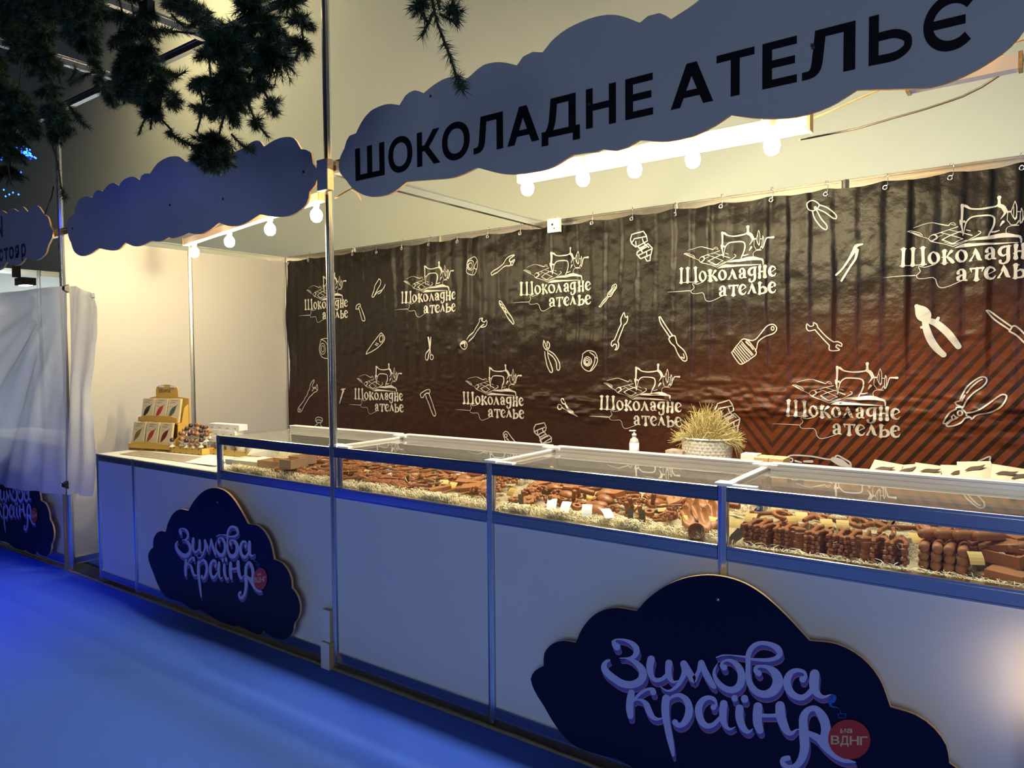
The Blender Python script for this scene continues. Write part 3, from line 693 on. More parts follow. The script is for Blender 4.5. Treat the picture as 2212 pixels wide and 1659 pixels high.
e_ = [[(1880,1018,14),(1940,975,12),(2005,932,18)],[(2005,932,18),(1975,890,28),(1930,880,40),(1888,925,58),(1875,990,62),(1895,1045,56),(1940,1072,40),(1980,1062,26),(2008,1018,12)]]
l_ = [[(1135,935,14),(1120,985,22),(1103,1020,14)],[(1130,1000,14),(1100,1070,26),(1062,1138,30)],[(1135,940,22),(1160,1020,58),(1190,1110,56),(1222,1128,20)],[(1050,1143,12),(1088,1138,12)]]
o_ = [[(548,985,16),(595,1005,46),(622,1065,54),(618,1120,44),(585,1168,28),(540,1172,44),(502,1120,56),(496,1060,48),(520,1005,28),(560,970,10)]]
LOGO = [[(88,1211,13),(270,1200,13),(458,1187,13)]]
for xt, yt, xb2, yb2 in ((135, 930, 130, 1208), (265, 922, 262, 1198), (403, 910, 408, 1185)):
    LOGO.append([(xt-45, yt+3, 10), (xt+45, yt-4, 10)]); LOGO.append([(xb2-42, yb2+3, 12), (xb2+48, yb2-3, 12)])
    LOGO.append([(xt, yt+4, 74), (xt+1, yt+50, 52), (xb2+2, yb2-60, 52), (xb2, yb2-6, 76)])
LOGO += o_+[sh(s, 385, -26) for s in o_]
LOGO += [[(705,968,72),(703,1030,50),(706,1100,50),(708,1168,74)],[(662,1070,10),(690,1075,22),(735,1068,26),(765,1020,30),(800,975,56)],[(745,1068,30),(785,1105,56),(825,1155,54)],[(665,975,10),(748,968,10)],[(662,1170,12),(752,1164,12)],[(775,970,10),(832,965,10)],[(790,1162,10),(855,1156,10)]]
LOGO += l_+[sh(s, 392, 283) for s in l_]+a_+[sh(s, -392, 352) for s in a_]+e_+[sh(s, -592, 366) for s in e_]
LOGO += [[(1625,898,14),(1560,905,34),(1500,925,46),(1468,975,56),(1475,1030,50),(1520,1060,34),(1565,1035,20)],[(1590,905,50),(1585,1000,56),(1590,1110,54),(1568,1165,44),(1520,1192,30),(1480,1175,40),(1478,1145,48)]]
LOGO += [[(1692,893,70),(1690,950,48),(1690,1040,48),(1690,1100,72)],[(1795,882,70),(1793,940,48),(1793,1030,48),(1795,1090,72)],[(1658,1030,12),(1690,1000,26),(1735,985,30),(1790,990,24)]]
LOGO += [[(1160,1265,50),(1158,1330,50),(1155,1400,52),(1155,1448,78)],[(1068,1268,34),(1160,1262,26),(1250,1256,34)],[(1072,1268,34),(1085,1330,8)],[(1245,1258,34),(1228,1320,8)],[(1112,1460,12),(1200,1452,12)]]
LOGO += [[(1692,1218,74),(1690,1280,50),(1690,1370,50),(1690,1425,60)],[(1700,1330,16),(1755,1290,34),(1805,1320,56),(1810,1375,54),(1770,1415,36),(1700,1425,24)],[(1650,1222,10),(1745,1214,10)],[(1650,1432,12),(1760,1424,14)]]
LOGO += [[(1985,1262,50),(1992,1240,40),(1970,1205,24),(1920,1200,40),(1880,1250,60),(1870,1315,62),(1890,1375,56),(1935,1405,38),(1985,1390,26),(2008,1345,12)],[(1890,1312,12),(1930,1290,34),(1955,1288,10)]]
LOGO += [[(610,1150,12),(570,1190,12),(500,1215,12),(430,1235,12),(350,1215,12),(345,1240,12),(375,1300,12),(345,1340,14),(315,1370,14),(330,1412,12),(400,1425,10),(550,1405,12),(585,1435,12),(600,1500,12),(630,1560,12),(690,1578,12),(800,1540,10),(930,1475,14)],[(-150,1398,3),(0,1385,9),(300,1368,18)]]
# sewing machine
LOGO += [[(945,215,48),(945,330,38),(940,460,34),(940,560,30),(955,640,16),(960,720,8)],[(935,225,30),(990,228,46),(1060,272,26),(1180,282,26),(1300,268,32),(1420,236,26),(1450,212,44)],[(1453,98,62),(1453,140,38),(1455,215,48)],
 [(1450,228,56),(1500,250,66),(1530,300,64),(1535,360,36),(1475,455,8)],[(1540,270,10),(1572,330,12),(1568,480,10),(1600,520,10),(1610,548,10),(1690,548,14),(1725,488,18)],
 [(965,700,8),(985,560,16),(1010,480,22),(1080,412,24),(1200,394,26),(1330,392,26),(1385,425,26),(1390,520,30),(1360,620,26),(1325,690,24),(1312,745,20)],
 [(1050,800,6),(1150,775,44),(1300,762,56),(1450,730,74),(1560,722,76),(1680,738,44),(1745,750,40),(1763,790,30),(1762,842,22)],[(845,922,6),(980,880,64),(1120,872,50),(1300,862,36),(1480,855,26),(1620,848,14),(1725,846,8)],
 [(1350,668,26),(1400,662,26),(1460,640,14)],[(1512,500,44),(1490,532,30),(1468,575,8)],[(1725,560,16),(1600,575,10),(1555,622,10),(1556,680,12),(1600,712,14)],[(1565,340,30),(1612,336,26)],
 [(1670,168,12),(1695,250,12),(1695,400,14),(1682,465,34),(1650,430,14),(1620,345,10),(1640,270,12),(1660,200,10),(1670,168,12)],[(1655,260,8),(1655,420,8)],[(1700,340,16),(1742,340,14)],
 [(1760,282,16),(1745,400,12),(1750,530,22),(1785,470,14),(1812,370,20),(1838,318,28),(1900,310,30),(1955,305,48)],[(1760,282,12),(1780,330,12),(1775,480,12)],[(918,465,22),(925,530,24)],[(972,480,34),(976,490,34)]]
# chocolate slab in its wrapper
LOGO += [[(265,575,6),(400,522,8),(520,495,8),(620,515,16),(760,545,18),(788,505,10),(830,500,8),(858,545,8),(790,525,8)],[(190,640,12),(230,622,10),(368,668,10),(382,722,10),(240,655,14),(200,640,10)],[(240,640,8),(370,700,10)],[(382,722,6),(480,762,8),(520,805,18),(700,850,10),(830,898,12)],
 [(478,765,8),(498,720,6),(560,690,26),(600,740,30),(530,800,20)],[(560,690,14),(650,655,12),(760,615,10),(885,570,16)],[(650,658,14),(760,695,10),(955,770,14)],[(760,615,8),(900,655,10),(1085,715,18)],[(670,780,18),(780,712,16),(940,642,16)],[(590,740,8),(690,690,8)],
 [(670,780,18),(750,815,16),(822,848,24),(900,800,10),(960,770,14)],[(700,820,8),(830,860,8),(1010,790,10)],[(830,895,12),(1000,812,12),(1205,680,18),(1165,642,10)],[(1000,620,10),(1060,640,12)]]
T_ = []
for st in LOGO:
    T_.append([(*[c for c in lg(s[0], s[1])], s[2]*.000286 if len(s) > 2 else .003) for s in st])
AN = [(-2.642,2.114,1),(-1.388,2.112,.985),(-.182,2.11,.99),(1.046,2.118,1),(2.282,2.125,1),(-1.981,1.300,1),(-.743,1.297,.98),(.473,1.299,.99),(1.702,1.306,.99)]
def ribw(mb, pts, mp, step=.008):
    ribbon(mb, [(x*1000, z*1000, w_*1000) for x, z, w_ in pts], lambda x, z: mp(x/1000, z/1000), step=step*1000)
for ax_, az_, sc_ in AN:
    mb = MB()
    for st in T_:
        q = [(ax_+(x-La[0])*sc_, az_+(z-La[1])*sc_, w_*sc_) for x, z, w_ in st]
        if all(p[0] > 3.0 for p in q): continue
        ONO[0] += 1; ribw(mb, q, onb)
    fixnormals(mb.build('printed_logo', PRINT, bn), (0, -1, 0))
# tool drawings
z1_ = zc((620, 440), 3.19); z2_ = zc((1160, 400), 2.963); z3_ = zc((1700, 340), 2.369); z6_ = zc((2020, 780), 6.38)
def ell(cx, cy, rx, ry, a=0, n=14): return [(cx+rx*math.cos(2*PI*k/n)*math.cos(a)-ry*math.sin(2*PI*k/n)*math.sin(a), cy+rx*math.cos(2*PI*k/n)*math.sin(a)+ry*math.sin(2*PI*k/n)*math.cos(a)) for k in range(n+1)]
def tool(z, strokes, w_=.0075, sm=True, label=None):
    mb = MB()
    for st in strokes:
        q = []
        for s in st:
            p = un(*z(s[0], s[1]), 1, YB)
            q.append((p.x*1000, p.z*1000, (s[2] if len(s) > 2 else w_*1000)))
        ONO[0] += 1; ribbon(mb, q, lambda x, z_: onb(x/1000, z_/1000), step=8, smooth=sm)
    o = fixnormals(mb.build('printed_tool', PRINT, bn), (0, -1, 0))
    if label: o['label'] = label
P_ = 'white outline drawing of '
tool(z1_, [[(640,520),(612,565),(603,600),(590,638),(600,643),(620,605),(648,560),(652,530),(640,518)],[(683,556),(665,590),(625,612),(602,640)],[(683,556),(672,580),(650,612),(630,622)]], label=P_+'pliers')
tool(z1_, [[(480,726),(485,702),(508,690),(513,700),(500,714),(495,726),(480,726)],[(500,722),(515,770),(528,806),(540,806),(541,790),(525,740),(512,710)]], label=P_+'a hammer')
tool(z1_, [[(240,935),(275,928),(300,940),(304,1000),(300,1050),(272,1066),(240,1050),(226,1000),(240,935)],ell(250,1000,18,38),ell(250,1000,9,22),[(300,960),(285,975),(285,1040),(300,1052)],[(240,935),(268,950),(285,975)]], .006, label=P_+'a hexagonal nut')
tool(z1_, [[(548,1037),(560,1010),(640,905),(660,894),(678,930),(652,972),(600,1012),(548,1037)],[(645,915),(662,908),(668,935),(652,955),(642,940),(645,915)],[(618,960),(635,968)],[(612,970),(628,978)]], label=P_+'a hand saw')
tool(z1_, [[(980,920,9),(985,960,14),(988,1000,14)],[(996,920,9),(992,960,14),(988,1000,14)],[(986,1000),(965,1040),(964,1070),(975,1077),(982,1040),(990,1005),(996,1045)],ell(1002,1058,12,17)], label='white drawing of scissors')
tool(z1_, [[(1250,935),(1300,870),(1342,812)],[(1266,950),(1315,885),(1362,832)],ell(1228,975,26,28),[(1210,965,14),(1235,958,14),(1235,985,14)],[(1342,812),(1340,800),(1358,788),(1355,806),(1366,816),(1380,802),(1384,822),(1372,845),(1352,852)]], label=P_+'a ring spanner')
tool(z1_, [[(1255,430),(1262,390),(1290,370),(1312,372),(1328,402),(1322,450),(1300,488),(1272,490),(1250,470),(1255,430)],ell(1275,425,22,34,.1),ell(1272,428,11,20,.1),[(1322,400),(1300,440),(1318,455)],[(1300,440),(1285,485)]], .006, label=P_+'a hexagonal nut')
tool(z1_, [[(1415,478),(1418,492),(1430,490),(1505,435),(1545,428),(1550,408),(1542,398),(1545,378),(1575,355),(1548,360),(1520,385),(1500,415),(1450,450),(1415,478)],ell(1556,412,8,14),[(1550,400),(1575,385),(1568,405)]], label=P_+'an adjustable spanner')
tool(z1_, [[(1466,672),(1480,674),(1525,735),(1570,822),(1563,832),(1540,800),(1500,735),(1470,695),(1466,672)],[(1472,690,12),(1492,700,5),(1492,715,12),(1512,725,5),(1512,740,12),(1528,755,5)]], label=P_+'a drill bit')
tool(z1_, [[(1776,942),(1772,975),(1786,1002),(1800,1008),(1814,992),(1816,965),(1800,950),(1800,980),(1792,985),(1786,965),(1776,942)],[(1782,1020),(1785,1060),(1800,1120),(1822,1160),(1836,1156),(1822,1105),(1805,1055),(1803,1018)],[(1812,1012),(1850,1045),(1885,1100),(1887,1142),(1870,1144),(1860,1095),(1835,1055),(1808,1030)],ell(1800,1000,6,9)], label=P_+'wire cutters')
tool(z1_, [[(80,1412),(82,1432),(98,1434),(108,1422),(140,1365),(190,1305),(216,1288),(216,1245),(204,1268),(192,1272),(182,1258),(192,1214),(168,1240),(160,1290),(130,1345),(95,1390),(80,1412)],ell(93,1418,5,6),[(185,1290),(195,1262),(212,1285)]], label=P_+'an adjustable spanner')
tool(z1_, [[(380,1280,10),(396,1285,22),(388,1310,20),(378,1345,14),(370,1375,8)],[(385,1278,10),(408,1276,9)]], label='white solid drawing of a claw tool')
tool(z1_, [[(930,1335),(927,1312),(945,1295),(975,1280),(990,1284),(985,1305),(968,1305),(955,1315),(945,1334),(930,1335)],[(963,1320),(985,1390),(1007,1450),(1020,1463),(1029,1450),(1015,1400),(985,1308)]], label=P_+'a hammer')
tool(z1_, [[(200,1482),(215,1470),(247,1480),(244,1503),(218,1510),(203,1500),(200,1482)],[(205,1500),(215,1488),(244,1495)],[(212,1510),(212,1520),(195,1532),(195,1560)],[(236,1508),(235,1525),(246,1540),(240,1570),(195,1565)]], label=P_+'a bolt')
tool(z1_, [[(1497,1600),(1495,1582),(1512,1568),(1528,1578),(1548,1605),(1580,1650),(1540,1665),(1510,1635),(1497,1600)],ell(1512,1598,9,12),[(1520,1620,12),(1535,1632,5)]], label=P_+'a spanner end')
BOLT = [[(1705,1545),(1718,1522),(1778,1509),(1790,1540),(1785,1563),(1728,1595),(1708,1575),(1705,1545)],[(1706,1572),(1728,1560),(1780,1540)],[(1728,1560),(1730,1594)],[(1762,1548),(1768,1576)],[(1735,1594),(1758,1645)],[(1773,1570),(1800,1605)],[(1745,1610),(1780,1590)],[(1750,1622),(1786,1602)],[(1745,1630),(1758,1655),(1825,1640),(1826,1612),(1808,1595),(1745,1630)],[(1758,1655),(1812,1622),(1826,1614)],[(1770,1680),(1815,1665)]]
tool(z1_, BOLT, sm=False, label=P_+'a bolt with a nut')
tool(z2_, [ell(152,1418,14,16),ell(176,1382,10,20,-.5),[(165,1420,8),(210,1445,16),(262,1478,5)],[(186,1398,8),(220,1435,16),(265,1480,5)]], label='white drawing of scissors')
tool(z2_, [[(296,1080),(330,1060),(368,1066),(385,1090),(392,1125),(372,1165),(345,1190),(310,1180),(288,1145),(296,1080)],ell(327,1128,26,30),ell(325,1130,18,21),ell(324,1132,10,12),[(345,1070),(372,1098),(366,1150),(345,1188)],[(372,1098),(388,1108)]], .006, label=P_+'a hexagonal nut')
B2 = [[(604,350),(615,318),(686,296),(706,325),(712,358),(640,398),(612,375),(604,350)],[(612,372),(632,345),(702,330)],[(640,362),(642,396)],[(680,345),(688,372)],[(652,392),(680,430)],[(688,372),(722,400)],[(660,405),(695,388)],[(668,418),(705,398)],[(648,430),(715,375),(746,405),(738,445),(668,472),(645,445),(648,430)],[(655,450),(708,425),(742,410)],[(708,425),(712,460)],[(700,468),(712,488),(732,484),(735,450)]]
tool(z2_, B2, sm=False, label=P_+'a bolt with a nut')
tool(z2_, [[(x+545+(x-604)*.08, y+1078+(y-296)*.08) for x, y in s] for s in B2], sm=False, label=P_+'a bolt behind the hay')
tool(z2_, [[(402,776),(412,770),(450,715)],[(402,776),(418,778),(458,718)],[(452,712),(458,690),(478,668),(485,645),(508,634),(514,655),(495,680),(475,712),(452,712)],[(462,700),(500,645)],[(470,705),(508,652)]], .006, label=P_+'a small screwdriver')
tool(z2_, [[(542,888),(520,940),(500,990)],[(560,896),(540,950),(522,1000)],[(542,888),(540,855),(560,815),(566,835),(575,848),(585,838),(586,862),(575,885),(560,896)],[(500,990),(482,1000),(478,1022),(486,1032),(498,1018),(514,1022),(512,1045),(503,1055),(520,1050),(528,1022),(522,1000)]], label=P_+'a double spanner')
tool(z2_, [[(785,845),(792,842),(830,900),(872,962)],[(785,845),(800,890),(858,975)],[(850,985),(858,970),(885,964),(895,990),(905,1020),(950,1060),(968,1100),(962,1124),(940,1122),(905,1080),(885,1035),(862,1010),(850,985)],[(930,1100),(950,1108),(945,1080)]], label=P_+'a screwdriver')
tool(z2_, [[(1248,1072),(1290,1020),(1340,985),(1408,1068),(1370,1110),(1312,1146),(1280,1120),(1248,1072)]]+[[(1258+i*11,1060-i*9),(1322+i*11,1140-i*10)] for i in range(6)]+[[(1318,1003),(1385,1085)],[(1340,985),(1368,992)],[(1360,994),(1400,990),(1440,950),(1480,900),(1518,892),(1540,915),(1525,945),(1470,968),(1425,1000),(1412,1040),(1400,1062)],ell(1512,917,10,12),[(1345,1002,10),(1362,1022,10)],[(1368,1025,10),(1386,1050,10)]], .0065, label=P_+'a flat paint brush')
tool(z3_, [[(110,262),(108,240),(128,223),(150,228),(168,245),(160,262),(140,275),(118,272),(110,262)],[(168,245),(210,260),(252,295),(253,315),(240,314),(200,285),(160,266)],[(133,275),(145,315),(180,360),(205,371),(207,350),(180,318),(155,272)],ell(148,260,5,6)], .006, label=P_+'pliers')
tool(z3_, [[(388,445,8),(358,454,18),(345,480,20),(320,520,13),(285,570,10),(253,602,11)],[(362,475,16),(352,520,12),(325,560,11),(300,600,11),(280,632,11)]], label='white solid drawing of water pump pliers')
tool(z3_, [[(145,882),(185,925),(222,962)],[(160,870),(200,912),(242,945)],[(145,882),(115,888),(103,872),(106,852),(120,865),(138,860),(136,845),(155,855),(160,870)],[(222,962),(222,985),(245,990),(272,984),(252,970),(258,958),(282,968),(284,955),(262,943),(242,945)]], .006, label=P_+'a double spanner')
tool(z3_, [[(665,762,22),(688,788,62),(706,815,66),(718,838,34)],[(706,838,26),(716,880,34),(735,930,36),(765,975,34),(802,1010,28)],[(718,832,26),(765,850,34),(815,890,36),(850,930,34),(878,968,28)],[(690,870,14),(712,868,20)],[(775,822,14),(765,842,20)]], label='large white solid drawing of pliers')
tool(z3_, [[(1022,785),(1032,783),(1090,825),(1152,868)],[(1022,785),(1060,828),(1138,882)],[(1138,890),(1160,862),(1190,878),(1240,930)],[(1138,890),(1180,915),(1240,975)]], label=P_+'a screwdriver cut by the edge')
tool(z6_, [[(345,545),(380,460),(430,370),(500,300),(590,238),(660,215),(708,235),(708,290),(650,355),(560,415),(490,475),(430,550),(398,615),(372,655)],[(345,545),(278,568),(300,600),(380,632)],[(430,712),(520,700),(620,660),(730,590),(850,500),(930,457),(985,475),(965,550),(890,640),(760,705),(620,730),(545,760),(510,800),(490,772),(435,750)],
  [(292,660),(210,700),(145,790),(115,858),(150,862),(215,805),(240,800),(230,765),(260,735),(285,770),(322,768),(290,790),(230,815),(152,885),(180,897),(270,885),(360,845),(420,780),(485,772)],[(292,660),(300,635),(380,632)],[(372,655),(410,690),(430,712),(435,750)],ell(347,713,34,34),[(440,435),(500,360),(590,280),(650,250)],[(372,545),(410,470)]], label=P_+'open pliers')
tool(z3_, [[(5,1600),(3,1550),(20,1525),(120,1528),(225,1545),(258,1525),(290,1540),(325,1562),(328,1590)],ell(22,1548,9,10),[(240,1545,30),(275,1560,40),(320,1580,14)],[(45,1552,12),(75,1560,8)],[(90,1555,12),(130,1555,16)]], .009, label=P_+'a large spanner above the case')
tool(z3_, [[(965,1605),(975,1560),(1005,1543),(1040,1530),(1038,1555),(1055,1580),(1068,1610)],[(1012,1610),(990,1578),(1005,1562),(1022,1572),(1040,1605)],[(1030,1562),(1058,1605)]], label=P_+'a wrench jaw behind the pouches')
# eyelets and hooks
for i, x in enumerate(HK[:20]):
    y = YB-.028; z = 2.478-rnd.uniform(0, .018)
    n = 12; ring = [(x+.011*math.cos(2*PI*k/n), y+.01, z+.011*math.sin(2*PI*k/n)) for k in range(n+1)]
    MB().tube(ring, .0038, 5).build('eyelet', ALU, bn)
    MB().tube([(x, y+.006, z-.010), (x+.012, y, z+.01), (x+.016, y-.004, z+.04), (x+.012, y+.004, z+.072), (x-.004, y+.03, z+.078), (x-.012, y+.05, z+.06)], .0016, 5).build('hook', ALU, bn)
k = thing('plastic_bracket', 'white plastic box with two round holes at the end of the cross beam', 'bracket', (.05, 1.86, 2.45))
a = un(1184, 474, 1, 1.86); b = un(1212, 500, 1, 1.86)
MB().box(a.x, b.x-.01, 1.85, 1.88, b.z, a.z).build('body', PAPER, k)
for px, py, r in ((1193, 485, .008), (1197, 493, .005)):
    q = un(px, py, 1, 1.849); mb = MB().lathe([(r, 0), (r, .002)], 12); mb.xf(lambda v: Vector((q.x+v.x, 1.849-v.z, q.z+v.y))); mb.build('hole', BLACK, k)

# ------------------------------------------------------------------ lamps
def bulb(t, p, m=None):
    p = Vector(p)
    MB().lathe([(.0, -.038), (.016, -.035), (.028, -.023), (.033, 0), (.029, .018), (.018, .031), (.013, .036)], 12, p).build('bulb', m or BULB, t)
    MB().lathe([(.0145, .034), (.0145, .05), (.018, .052), (.018, .072)], 10, p).build('socket', PAPER, t)
def strip_lamp(name_label, a, b, pts, z, hgt=.045, drop=-.066, off=0, bm_=None):
    """batten from a to b (xy) with bulbs"""
    a = Vector((*a, 0)); b = Vector((*b, 0)); d = (b-a).normalized(); n = Vector((d.y, -d.x, 0)); mid = (a+b)/2
    t = thing('batten_lamp', name_label, 'lamp', (mid.x, mid.y, z), 'batten lamps with bare bulbs')
    def bx(u0, u1, v0, v1, z0, z1, nm, mt):
        P = [a+d*u+n*v+Vector((0, 0, zz)) for zz in (z0, z1) for u, v in ((u0, v0), (u1, v0), (u1, v1), (u0, v1))]
        return MB().add(P, [(3,2,1,0),(4,5,6,7),(0,1,5,4),(1,2,6,5),(2,3,7,6),(3,0,4,7)]).build(nm, mt, t)
    L = (b-a).length
    bx(0, L, -.022, .022, z, z+hgt, 'batten', LAMPW)
    bx(0, L, -.030, -.022, z+.004, z+hgt+.004, 'back_board', LAMPW)
    bx(-.012, 0, -.031, .024, z-.002, z+hgt+.006, 'end_cap', OSB); bx(L, L+.012, -.031, .024, z-.002, z+hgt+.006, 'end_cap', OSB)
    for p in pts:
        q = Vector((p[0], p[1], 0)); u = (q-a).dot(d); c_ = a+d*u+n*off
        bulb(t, (c_.x, c_.y, z+drop), bm_)
    for u in (L*.12, L*.88):
        q = a+d*u; mb = MB().tube([(q.x, q.y, z+hgt), (q.x*.98+.01, q.y*.5+.01, ZB), (q.x*.97+.02, .0, ZB+.001)], .0022, 5); mb.build('hanging_wire', TWINE, t)
    return t
zr = 2.485
pr_ = [un(x, y, 2, zr-.066) for x, y in ((1145,408),(1266,388),(1380,370),(1507,350),(1672,318))]
yr = sum(p.y for p in pr_)/5
for p in pr_: p.y = yr
strip_lamp('batten lamp with round bulbs hanging under the lettered cloud sign', (pr_[0].x-.06, yr), (pr_[-1].x+.13, yr), [(p.x, p.y) for p in pr_], zr-.026, hgt=.07, drop=-.040, off=.036)
zl_ = 2.43
pl = [un(x, y, 2, zl_-.066) for x, y in ((420,540),(508,518),(585,490),(690,460))]
strip_lamp('batten lamp hanging obliquely under the blank cloud sign', (pl[0].x-.16, pl[0].y+.03), (pl[-1].x+.06, pl[-1].y-.03), [(p.x, p.y) for p in pl], zl_-.015)
q = un(2070, 178, 2, 2.46)
strip_lamp('batten lamp partly hidden behind the right end of the lettered sign', (q.x-.14, q.y+.02), (q.x+.16, q.y+.01), [(q.x+.03, 0)], 2.465, drop=.09, bm_=TUBE)
# ------------------------------------------------------------------ cables
def cable(name, pts, r, m, label, cat='cable', n=5):
    c_ = [tuple(p) for p in cr(pts, .04)]
    return tag(MB().tube(c_, r, n).build(name, m), label, cat)
P = lambda x, y, Y: tuple(un(x, y, 1, Y))
cable('cable', [P(1728,302,yr), P(1800,288,.8), P(1850,278,.75), P(1930,255,.7), P(2000,235,.65), P(2080,208,.6), P(2120,188,.55), P(2170,155,.5), P(2240,110,.45), P(2300,60,.4)], .0045, CABLE, 'brown power cable sagging from the right-hand batten lamp')
cable('twine', [P(1565,297,.95), P(1735,262,.9), P(1850,215,.9), P(1915,188,.9), P(2010,150,.9), P(2140,108,.9), P(2260,70,.9)], .0035, TWINE, 'thin orange twine stretched above the right-hand batten lamp', 'string')
cable('twine', [P(724,428,.02), P(745,415,.01), P(762,406,0), P(775,402,.0)], .004, TWINE, 'short orange twine tied to the middle pole beside the lettered sign', 'string')
cable('twine', [P(758,408,.0), P(768,414,0), P(776,424,0), P(779,434,0)], .003, TWINE, 'loose curved twine end hanging below the left tip of the lettered sign', 'string')
cable('cable', [P(116,402,-.02), P(112,425,-.02), P(103,448,-.03), P(97,464,-.045)], .0045, BLACK, 'black cable dropping onto the neighbouring cloud sign')
# ------------------------------------------------------------------ plastic sheet
SHEET = filmmat('milky_plastic_film', (.80, .84, .88), .86)
pts_top = [(-140,660),(-60,648),(0,636),(70,629),(138,617)]; pts_bot = [(-140,1020),(-60,1030),(0,1042),(50,1052),(95,1060),(138,1068)]
nu, nv = 70, 50
def lerp_poly(p, t):
    f_ = t*(len(p)-1); i = min(int(f_), len(p)-2); f_ -= i
    return (p[i][0]*(1-f_)+p[i+1][0]*f_, p[i][1]*(1-f_)+p[i+1][1]*f_)
clip = un(140, 622, 1, -.06)
sh_ = thing('plastic_sheet', 'milky plastic sheet clipped across the front of the neighbouring stand', 'sheet', (0, 0, 0))
vs = []
for j in range(nv+1):
    for i in range(nu+1):
        t = i/nu; a = un(*lerp_poly(pts_top, t), 1, -.06); b = un(*lerp_poly(pts_bot, t), 1, -.06); p = a.lerp(b, j/nv)
        d = Vector((p.x-clip.x, p.z-clip.z)); ang = math.atan2(-d.y, -d.x); r = d.length
        f_ = .030*math.sin(ang*17+r*1.2)*min(1, r*1.2)*(.4+.6*math.sin(ang*5+1)**2)+.012*math.sin(ang*39)*min(1, r*2)
        vs.append((p.x, -.040-.085*min(1, (1-t)*7)-f_*min(1, (1-t)*5+.2)-.03*math.sin(PI*t)*math.sin(PI*j/nv), p.z))
fs = [(j*(nu+1)+i, j*(nu+1)+i+1, (j+1)*(nu+1)+i+1, (j+1)*(nu+1)+i) for j in range(nv) for i in range(nu)]
MB().add(vs, fs, 0, True).build('film', SHEET, sh_)
vs = []; rr = random.Random(2)
for j in range(41):
    t = j/40; a = un(141, 618+t*452, 1, -.05); w_ = .24*(.75+.25*math.sin(t*9))*(1-.25*t)+.01*rr.uniform(-1, 1)
    for i in range(13):
        s = i/12; vs.append((a.x+.012+w_*s, -.03+.10*s+.012*math.sin(s*11+t*5), a.z+.012*math.sin(s*6)+(-.05*s if t < .04 else 0)))
fs = [(j*13+i, j*13+i+1, (j+1)*13+i+1, (j+1)*13+i) for j in range(40) for i in range(12)]
o = MB().add(vs, fs, 0, True).build('film', SHEET, sh_); o['label'] = 'loose edge of the film wrapped around the pole'
def binder(px, py, lab):
    q = un(px, py, 1, -.07); t = thing('binder_clip', lab, 'clip', tuple(q))
    MB().add([(q.x-.022, -.055, q.z-.03), (q.x+.018, -.055, q.z-.03), (q.x+.018, -.055, q.z+.03), (q.x-.022, -.055, q.z+.03), (q.x-.022, -.085, q.z-.012), (q.x+.018, -.085, q.z-.012), (q.x+.018, -.085, q.z+.012), (q.x-.022, -.085, q.z+.012)],
        [(0,3,2,1),(4,5,6,7),(0,1,5,4),(1,2,6,5),(2,3,7,6),(3,0,4,7)]).build('body', BLACK, t)
    MB().tube([(q.x-.01, -.085, q.z+.012), (q.x-.008, -.10, q.z+.035), (q.x+.006, -.10, q.z+.035), (q.x+.008, -.085, q.z+.012)], .0015, 5).build('handle', ALU, t)
binder(142, 623, 'black binder clip at the top corner of the plastic sheet'); binder(141, 1048, 'black binder clip at the lower corner of the plastic sheet')

# ------------------------------------------------------------------ fir garlands
def needles(mb, p, q, r, n, rg):
    p = Vector(p); q = Vector(q); d = (q-p); L = d.length
    if L < 1e-5: return
    d.normalize(); a = d.orthogonal().normalized(); b = d.cross(a)
    for _ in range(n):
        t = rg.random(); c = p+d*L*t; an = rg.uniform(0, 2*PI); o = (a*math.cos(an)+b*math.sin(an))
        dr = (o*rg.uniform(.7, 1)+d*rg.uniform(.3, .9)).normalized(); l = r*rg.uniform(.7, 1.1); s = dr.cross(d).normalized()*.0014
        mb.v += [tuple(c-s), tuple(c+s), tuple(c+dr*l)]; k = len(mb.v)-3; mb.f.append((k, k+1, k+2)); mb.mi.append(0); mb.sm.append(False)
def garland(label, Y, lines, hang, seed):
    """lines: (pixel polyline, bushiness px)"""
    rg = random.Random(seed); t = thing('fir_garland', label, 'garland', (0, 0, 0), 'artificial fir garlands')
    nm = MB(); tw = MB(); sc_ = (Y-CAMY)/F*1.24
    for pts, bush in lines:
        P3 = []
        for k_, (x, y) in enumerate(pts):
            P3.append(tuple(un(x, y, 1, Y+rg.uniform(-.03, .03))))
        c_ = [Vector(p) for p in cr(P3, .03)]
        tw.tube(c_, .004, 5); R_ = bush*sc_
        for i in range(len(c_)-1):
            needles(nm, c_[i], c_[i+1], .036, 55, rg)
            if bush > 14:
                dd = (c_[i+1]-c_[i]).normalized()
                for _ in range(max(1, int(bush/1.5))):
                    an = rg.uniform(0, 2*PI); a = dd.orthogonal().normalized(); b = dd.cross(a); o = a*math.cos(an)+b*math.sin(an)
                    e = (o+dd*rg.uniform(0, .7)+Vector((0, 0, -.15))).normalized(); l = R_*rg.uniform(.5, 1.2)
                    m1 = c_[i]+e*l*.5; e2 = (e+Vector((rg.uniform(-.3, .3), rg.uniform(-.3, .3), -.25))).normalized(); m2 = m1+e2*l*.5
                    tw.tube([c_[i], m1, m2], .0018, 4)
                    k_ = int(l*.5*1150)+6
                    needles(nm, c_[i], m1, .032, k_, rg); needles(nm, m1, m2+e2*.01, .032, k_+6, rg)
    tw.build('twigs', TWIG, t); o = nm.build('needles', NEEDLE, t); o['kind'] = 'stuff'
    for (x, y) in hang:
        q = un(x, y, 1, Y); MB().tube([tuple(q), (q.x, q.y, max(q.z+.1, 3.42))], .003, 5).build('hanging_wire', BLACK, t)
    return t
YF = -.90
